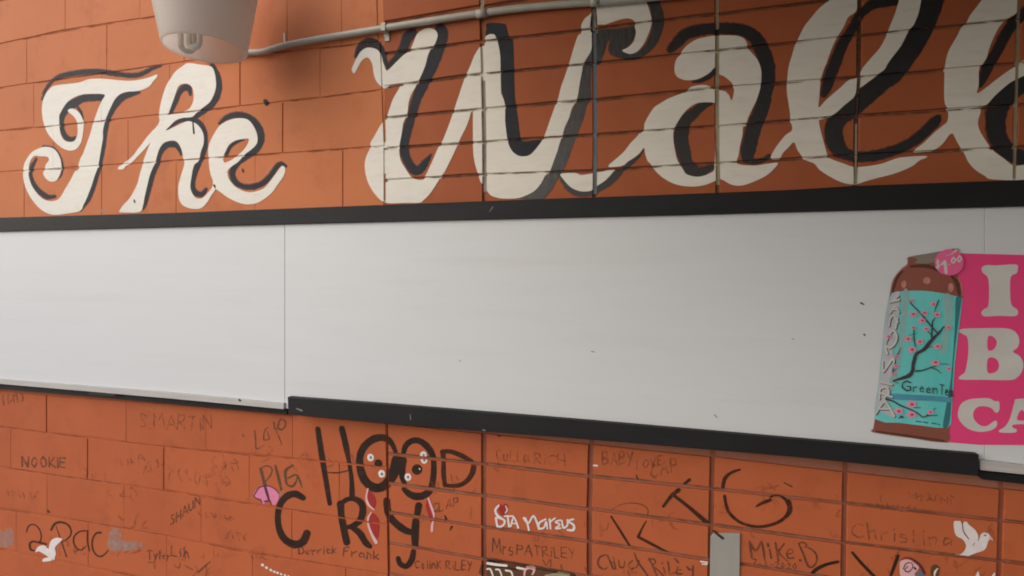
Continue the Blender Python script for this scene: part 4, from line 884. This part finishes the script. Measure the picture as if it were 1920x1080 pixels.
inkad('branch_print', [ws("r 400,575 560,530 680,480 730,400 740,300 765,200 q 780,960 820,915 930,850 1010,750 1090,660 1180,570 1260,470", "22 50 72 62 60 64 56 52 62 62 52 38 18"),
  ws("q 1050,650 1060,500 1070,380 1130,310", "32 26 20 14"), ws("q 1140,570 1040,460 910,300 820,200 710,90 680,20", "26 26 22 22 20 12"), ws("q 1100,220 1130,130 1175,20", "12 18 14"),
  ws("q 785,830 770,780 750,620 755,530", "14 18 20 16"), ws("q 980,540 1040,610", "10 14"), ws("q 1000,820 1090,800", "12 8"), ws("q 650,620 740,600 810,580", "5 8 5"),
  ws("r 780,412 900,400 1040,350 1120,330", "30 24 20 20"), ws("r 1050,360 1130,385 1215,455", "14 18 8"), ws("r 1180,300 1260,290 1350,300", "8 9 7"), ws("r 400,580 500,620", "14 8"), ws("q 440,1000 500,900 530,830", "14 16 8"), ws("r 440,250 400,400 400,480", "16 18 16"),
  ws("s 290,260 400,290 520,360 640,410 760,460 850,520 900,560 1000,535 1150,530", "40 26 26 22 20 20 20 18 12"), ws("s 760,400 860,400", "12 12"), ws("s 950,545 1030,480 1120,405", "12 12 10"), ws("s 505,575 545,550 575,575", "20 36 14")], M['branch'], 9, parent=lb)
for (o_, x, y, r_) in [('q',740,260,62),('q',930,240,55),('q',1080,90,50),('q',1140,270,58),('q',890,370,60),('q',740,490,42),('q',960,510,50),('q',1335,490,48),('q',650,680,66),('q',850,725,58),('q',720,860,74),('q',1150,805,62),
                      ('r',1115,265,66),('r',1340,370,42),('r',450,165,42),('r',450,330,46),('r',400,465,36),('s',715,345,78),('s',490,460,72),('s',715,515,76),('s',1030,475,52),('p',720,975,36),('q',330,640,44)]:
    pts = []
    for k in range(10):
        a = 2*math.pi*k/10; rr_ = 1.12*r_*(1.0 if k % 2 else 0.72)*random.uniform(0.85, 1.12)
        pts.append("%.0f,%.0f" % (x+rr_*1.15*math.cos(a), y+rr_*0.8*math.sin(a)))
    fl = sheet('blossom_print', [o_+' '+' '.join(pts)], M['blossom'], 10, parent=lb, smooth=2)
    cpts = ["%.0f,%.0f" % (x+r_*0.42*math.cos(k*math.pi/4)+r_*0.1, y+r_*0.32*math.sin(k*math.pi/4)) for k in range(8)]
    sheet('blossom_print', [o_+' '+' '.join(cpts)], M['blossom_c'], 11, parent=lb, smooth=2)
def ink_text(txt, o_, x0, y0, x1, y1, h, wd, name, matl, lvl, parent, jit=0.0):
    ox, oy, s = OR[o_]
    st = handwrite(txt, ox+x0/s, oy+y0/s, ox+x1/s, oy+y1/s, h/s, wd/s, jit=jit)
    return inkad(name, st, matl, lvl, parent=parent, smooth=False)
ink_text('G', 'r', 545, 740, 760, 758, 165, 24, 'label_text', M['branch'], 12, lb)
ink_text('reen', 'r', 745, 755, 1190, 798, 150, 17, 'label_text', M['branch'], 12, lb)
ink_text('Tea', 'r', 1195, 808, 1425, 840, 165, 18, 'label_text', M['branch'], 12, lb)
inkad('label_text', [ws("s 790,630 870,638", "22 24"), ws("s 900,640 985,655", "20 24"), ws("s 1060,662 1130,672", "26 22"), ws("s 1150,676 1190,690", "18 20")], M['teal_dk'], 6, parent=lb, smooth=False)
dc = sheet('price_disc', ["p "+' '.join("%.0f,%.0f" % (1348+248*math.cos(k*math.pi/12), 332+222*math.sin(k*math.pi/12)) for k in range(24))], M['disc'], 13, smooth=2, label='round pink price disc reading one dollar')
ink_text('$', 'p', 1130, 420, 1210, 405, 110, 26, 'price_text', M['bwhite'], 14, dc)
inkad('price_text', [ws("p 1215,370 1275,320 1295,500", "34 50 60")], M['bwhite'], 14, parent=dc, smooth=False)
inkad('price_text', [ws("p 1345,372 1352,368", "24 24"), ws("p 1420,250 1385,310 1420,340 1455,290 1420,250", "26 28 26 28 26"), ws("p 1520,225 1490,280 1520,320 1550,265 1520,225", "24 26 26 26 24")], M['bwhite'], 14, parent=dc)
inkad('price_text', [ws("p 1300,215 1390,190 1450,140 1500,130", "10 20 40 18")], M['palepink'], 14, parent=dc)

# ------------------------------------------------------------------ grey plate at the bottom edge
pl_ = thing('metal_plate', 'upright grey metal plate fixed over the stacked blocks at the bottom edge', 'metal plate')
m = MB(); m.prism(P("f 1395,640 1432,600 1728,602 1722,1085 z 1386,1190 1331,1190 1331,1080 f 1388,1080")[::-1], -0.006, 0.0, bev=0.0012); m.make('plate', M['plate'], pl_)
m = MB(); 
for t in union(ribbon(P(ws("f 1425,560 1470,598 1530,645", "22 26 30")))): m.flat(t, -0.0066)
m.make('marker_stroke', M['graf_worn'], pl_)

# ------------------------------------------------------------------ conduit and its straps
con = thing('conduit_pipe', 'painted metal conduit pipe running up to the right from the lamp', 'pipe')
yc = -0.016
def cp(px, py, y=yc):
    x, z = W(px, py, y); return (x, y, z)
path = [cp(*p) for p in ((380,108),(430,100),(470,98),(492,97),(510,92),(530,86),(560,80),(640,66),(760,46.5),(900,25),(1000,13),(1100,5),(1180,-1),(1400,-22),(1700,-52))]
path = [tuple(p) for p in catmull(path, 4, False)]
vs, fs = tube(path, 0.0112, 14)
link('pipe', vs, fs, M['metal'], con, smooth=True)
for (a, b) in (((894,26.5),(914,23.6)), ((1108,4.5),(1124,3.0))):
    vs, fs = tube([cp(*a), cp(*b)], 0.0135, 14); link('coupling', vs, fs, M['metal'], con, smooth=True)
for px, py in ((722,52.5),):
    x, z = W(px, py, yc)
    m = MB(); m.box(x-0.008, x+0.008, yc-0.0135, -0.001, z-0.0135, z+0.0135); m.box(x-0.009, x+0.009, -0.004, -0.0005, z-0.040, z-0.0136)
    m.make('strap', M['metal'], con)

# ------------------------------------------------------------------ lamp on its arm
YL = -0.28
lx, lz = W(385, 93, YL)
lamp = thing('wall_lamp', 'frosted grey cup shaped lamp with open bottom and fluorescent tubes above the first word', 'lamp', (lx, YL, lz))
def lathe(prof, n=56):
    vs = []; fs = []
    for (r_, z) in prof:
        for k in range(n):
            a = 2*math.pi*k/n; vs.append((r_*math.cos(a), r_*math.sin(a), z))
    for i in range(len(prof)-1):
        for k in range(n):
            k2 = (k+1) % n; fs.append((i*n+k, i*n+k2, (i+1)*n+k2, (i+1)*n+k))
    return vs, fs
rb = 0.124
vs, fs = lathe([(rb-0.004,0.004),(rb-0.001,0.0),(rb+0.001,0.001),(rb+0.003,0.006),(rb+0.011,0.05),(rb+0.022,0.11),(rb+0.034,0.18),(rb+0.044,0.25),(rb+0.044,0.27),
                (rb+0.039,0.269),(rb+0.039,0.25),(rb+0.029,0.18),(rb+0.017,0.11),(rb+0.006,0.05),(rb-0.002,0.008),(rb-0.004,0.004)])
link('shade', vs, fs, M['shade'], lamp, smooth=True)
vs, fs = lathe([(0.001,0.271),(rb+0.047,0.271),(rb+0.049,0.29),(0.11,0.33),(0.08,0.43),(0.06,0.455),(0.001,0.457)])
link('housing', vs, fs, M['metal'], lamp, smooth=True)
def u_tube(cx, cy, hw, r_, zb, ang):
    ca, sa = math.cos(ang), math.sin(ang)
    q = [(-hw, 0.268)] + [(-hw, 0.12), (-hw, zb+hw)] + [(-hw*math.cos(a), zb+hw-hw*math.sin(a)) for a in [math.pi*k/8 for k in range(1,8)]] + [(hw, zb+hw), (hw, 0.12), (hw, 0.268)]
    return tube([(cx+x*ca, cy+x*sa, z) for x, z in q], r_, 14)
for a_ in ((-0.014,-0.030,0.021,0.0088,-0.004,0.10), (-0.074,-0.004,0.019,0.0088,0.002,0.9)):
    vs, fs = u_tube(*a_); link('tube', vs, fs, M['tube'], lamp, smooth=True)
vs, fs = tube([(0,0,0.44),(0,0.06,0.50),(0,0.16,0.54),(0,0.275,0.55)], 0.019, 14); link('arm', vs, fs, M['metal'], lamp, smooth=True)
m = MB(); m.box(-0.06,0.06,0.265,0.279,0.48,0.64); m.make('wall_bracket', M['metal'], lamp)

# ------------------------------------------------------------------ unseen awning and wing, added only to shade this end of the wall
aw = thing('added_awning', 'unseen dark sloping awning added to shade the right half of the wall', 'awning')
def slab(name, x0, x1, ya, za, yb, zb, th, m_, par):
    v = [(x0,ya,za),(x1,ya,za),(x1,yb,zb),(x0,yb,zb)]; v += [(x,y,z+th) for x,y,z in v]
    return link(name, v, [(3,2,1,0),(4,5,6,7),(0,1,5,4),(1,2,6,5),(2,3,7,6),(3,0,4,7)], m_, par)
slab('shade_canopy', -1.08, 1.119, -0.005, 2.98, -2.30, 2.62, 0.05, M['awning'], aw)
slab('shade_valance', -1.08, 1.119, -2.301, 2.44, -2.32, 2.44, 0.23, M['awning'], aw)
wg = thing('added_wing', 'unseen dark block added beyond the right edge to keep light off the wall', 'building')
m = MB(); m.box(1.12, 5.0, -5.0, -0.001, 0.0, 4.4); m.make('shade_wall', M['shade_stucco'], wg)
m = MB(); m.box(1.07, 5.05, -5.05, -0.001, 4.401, 4.52); m.make('shade_coping', M['trim'], wg)
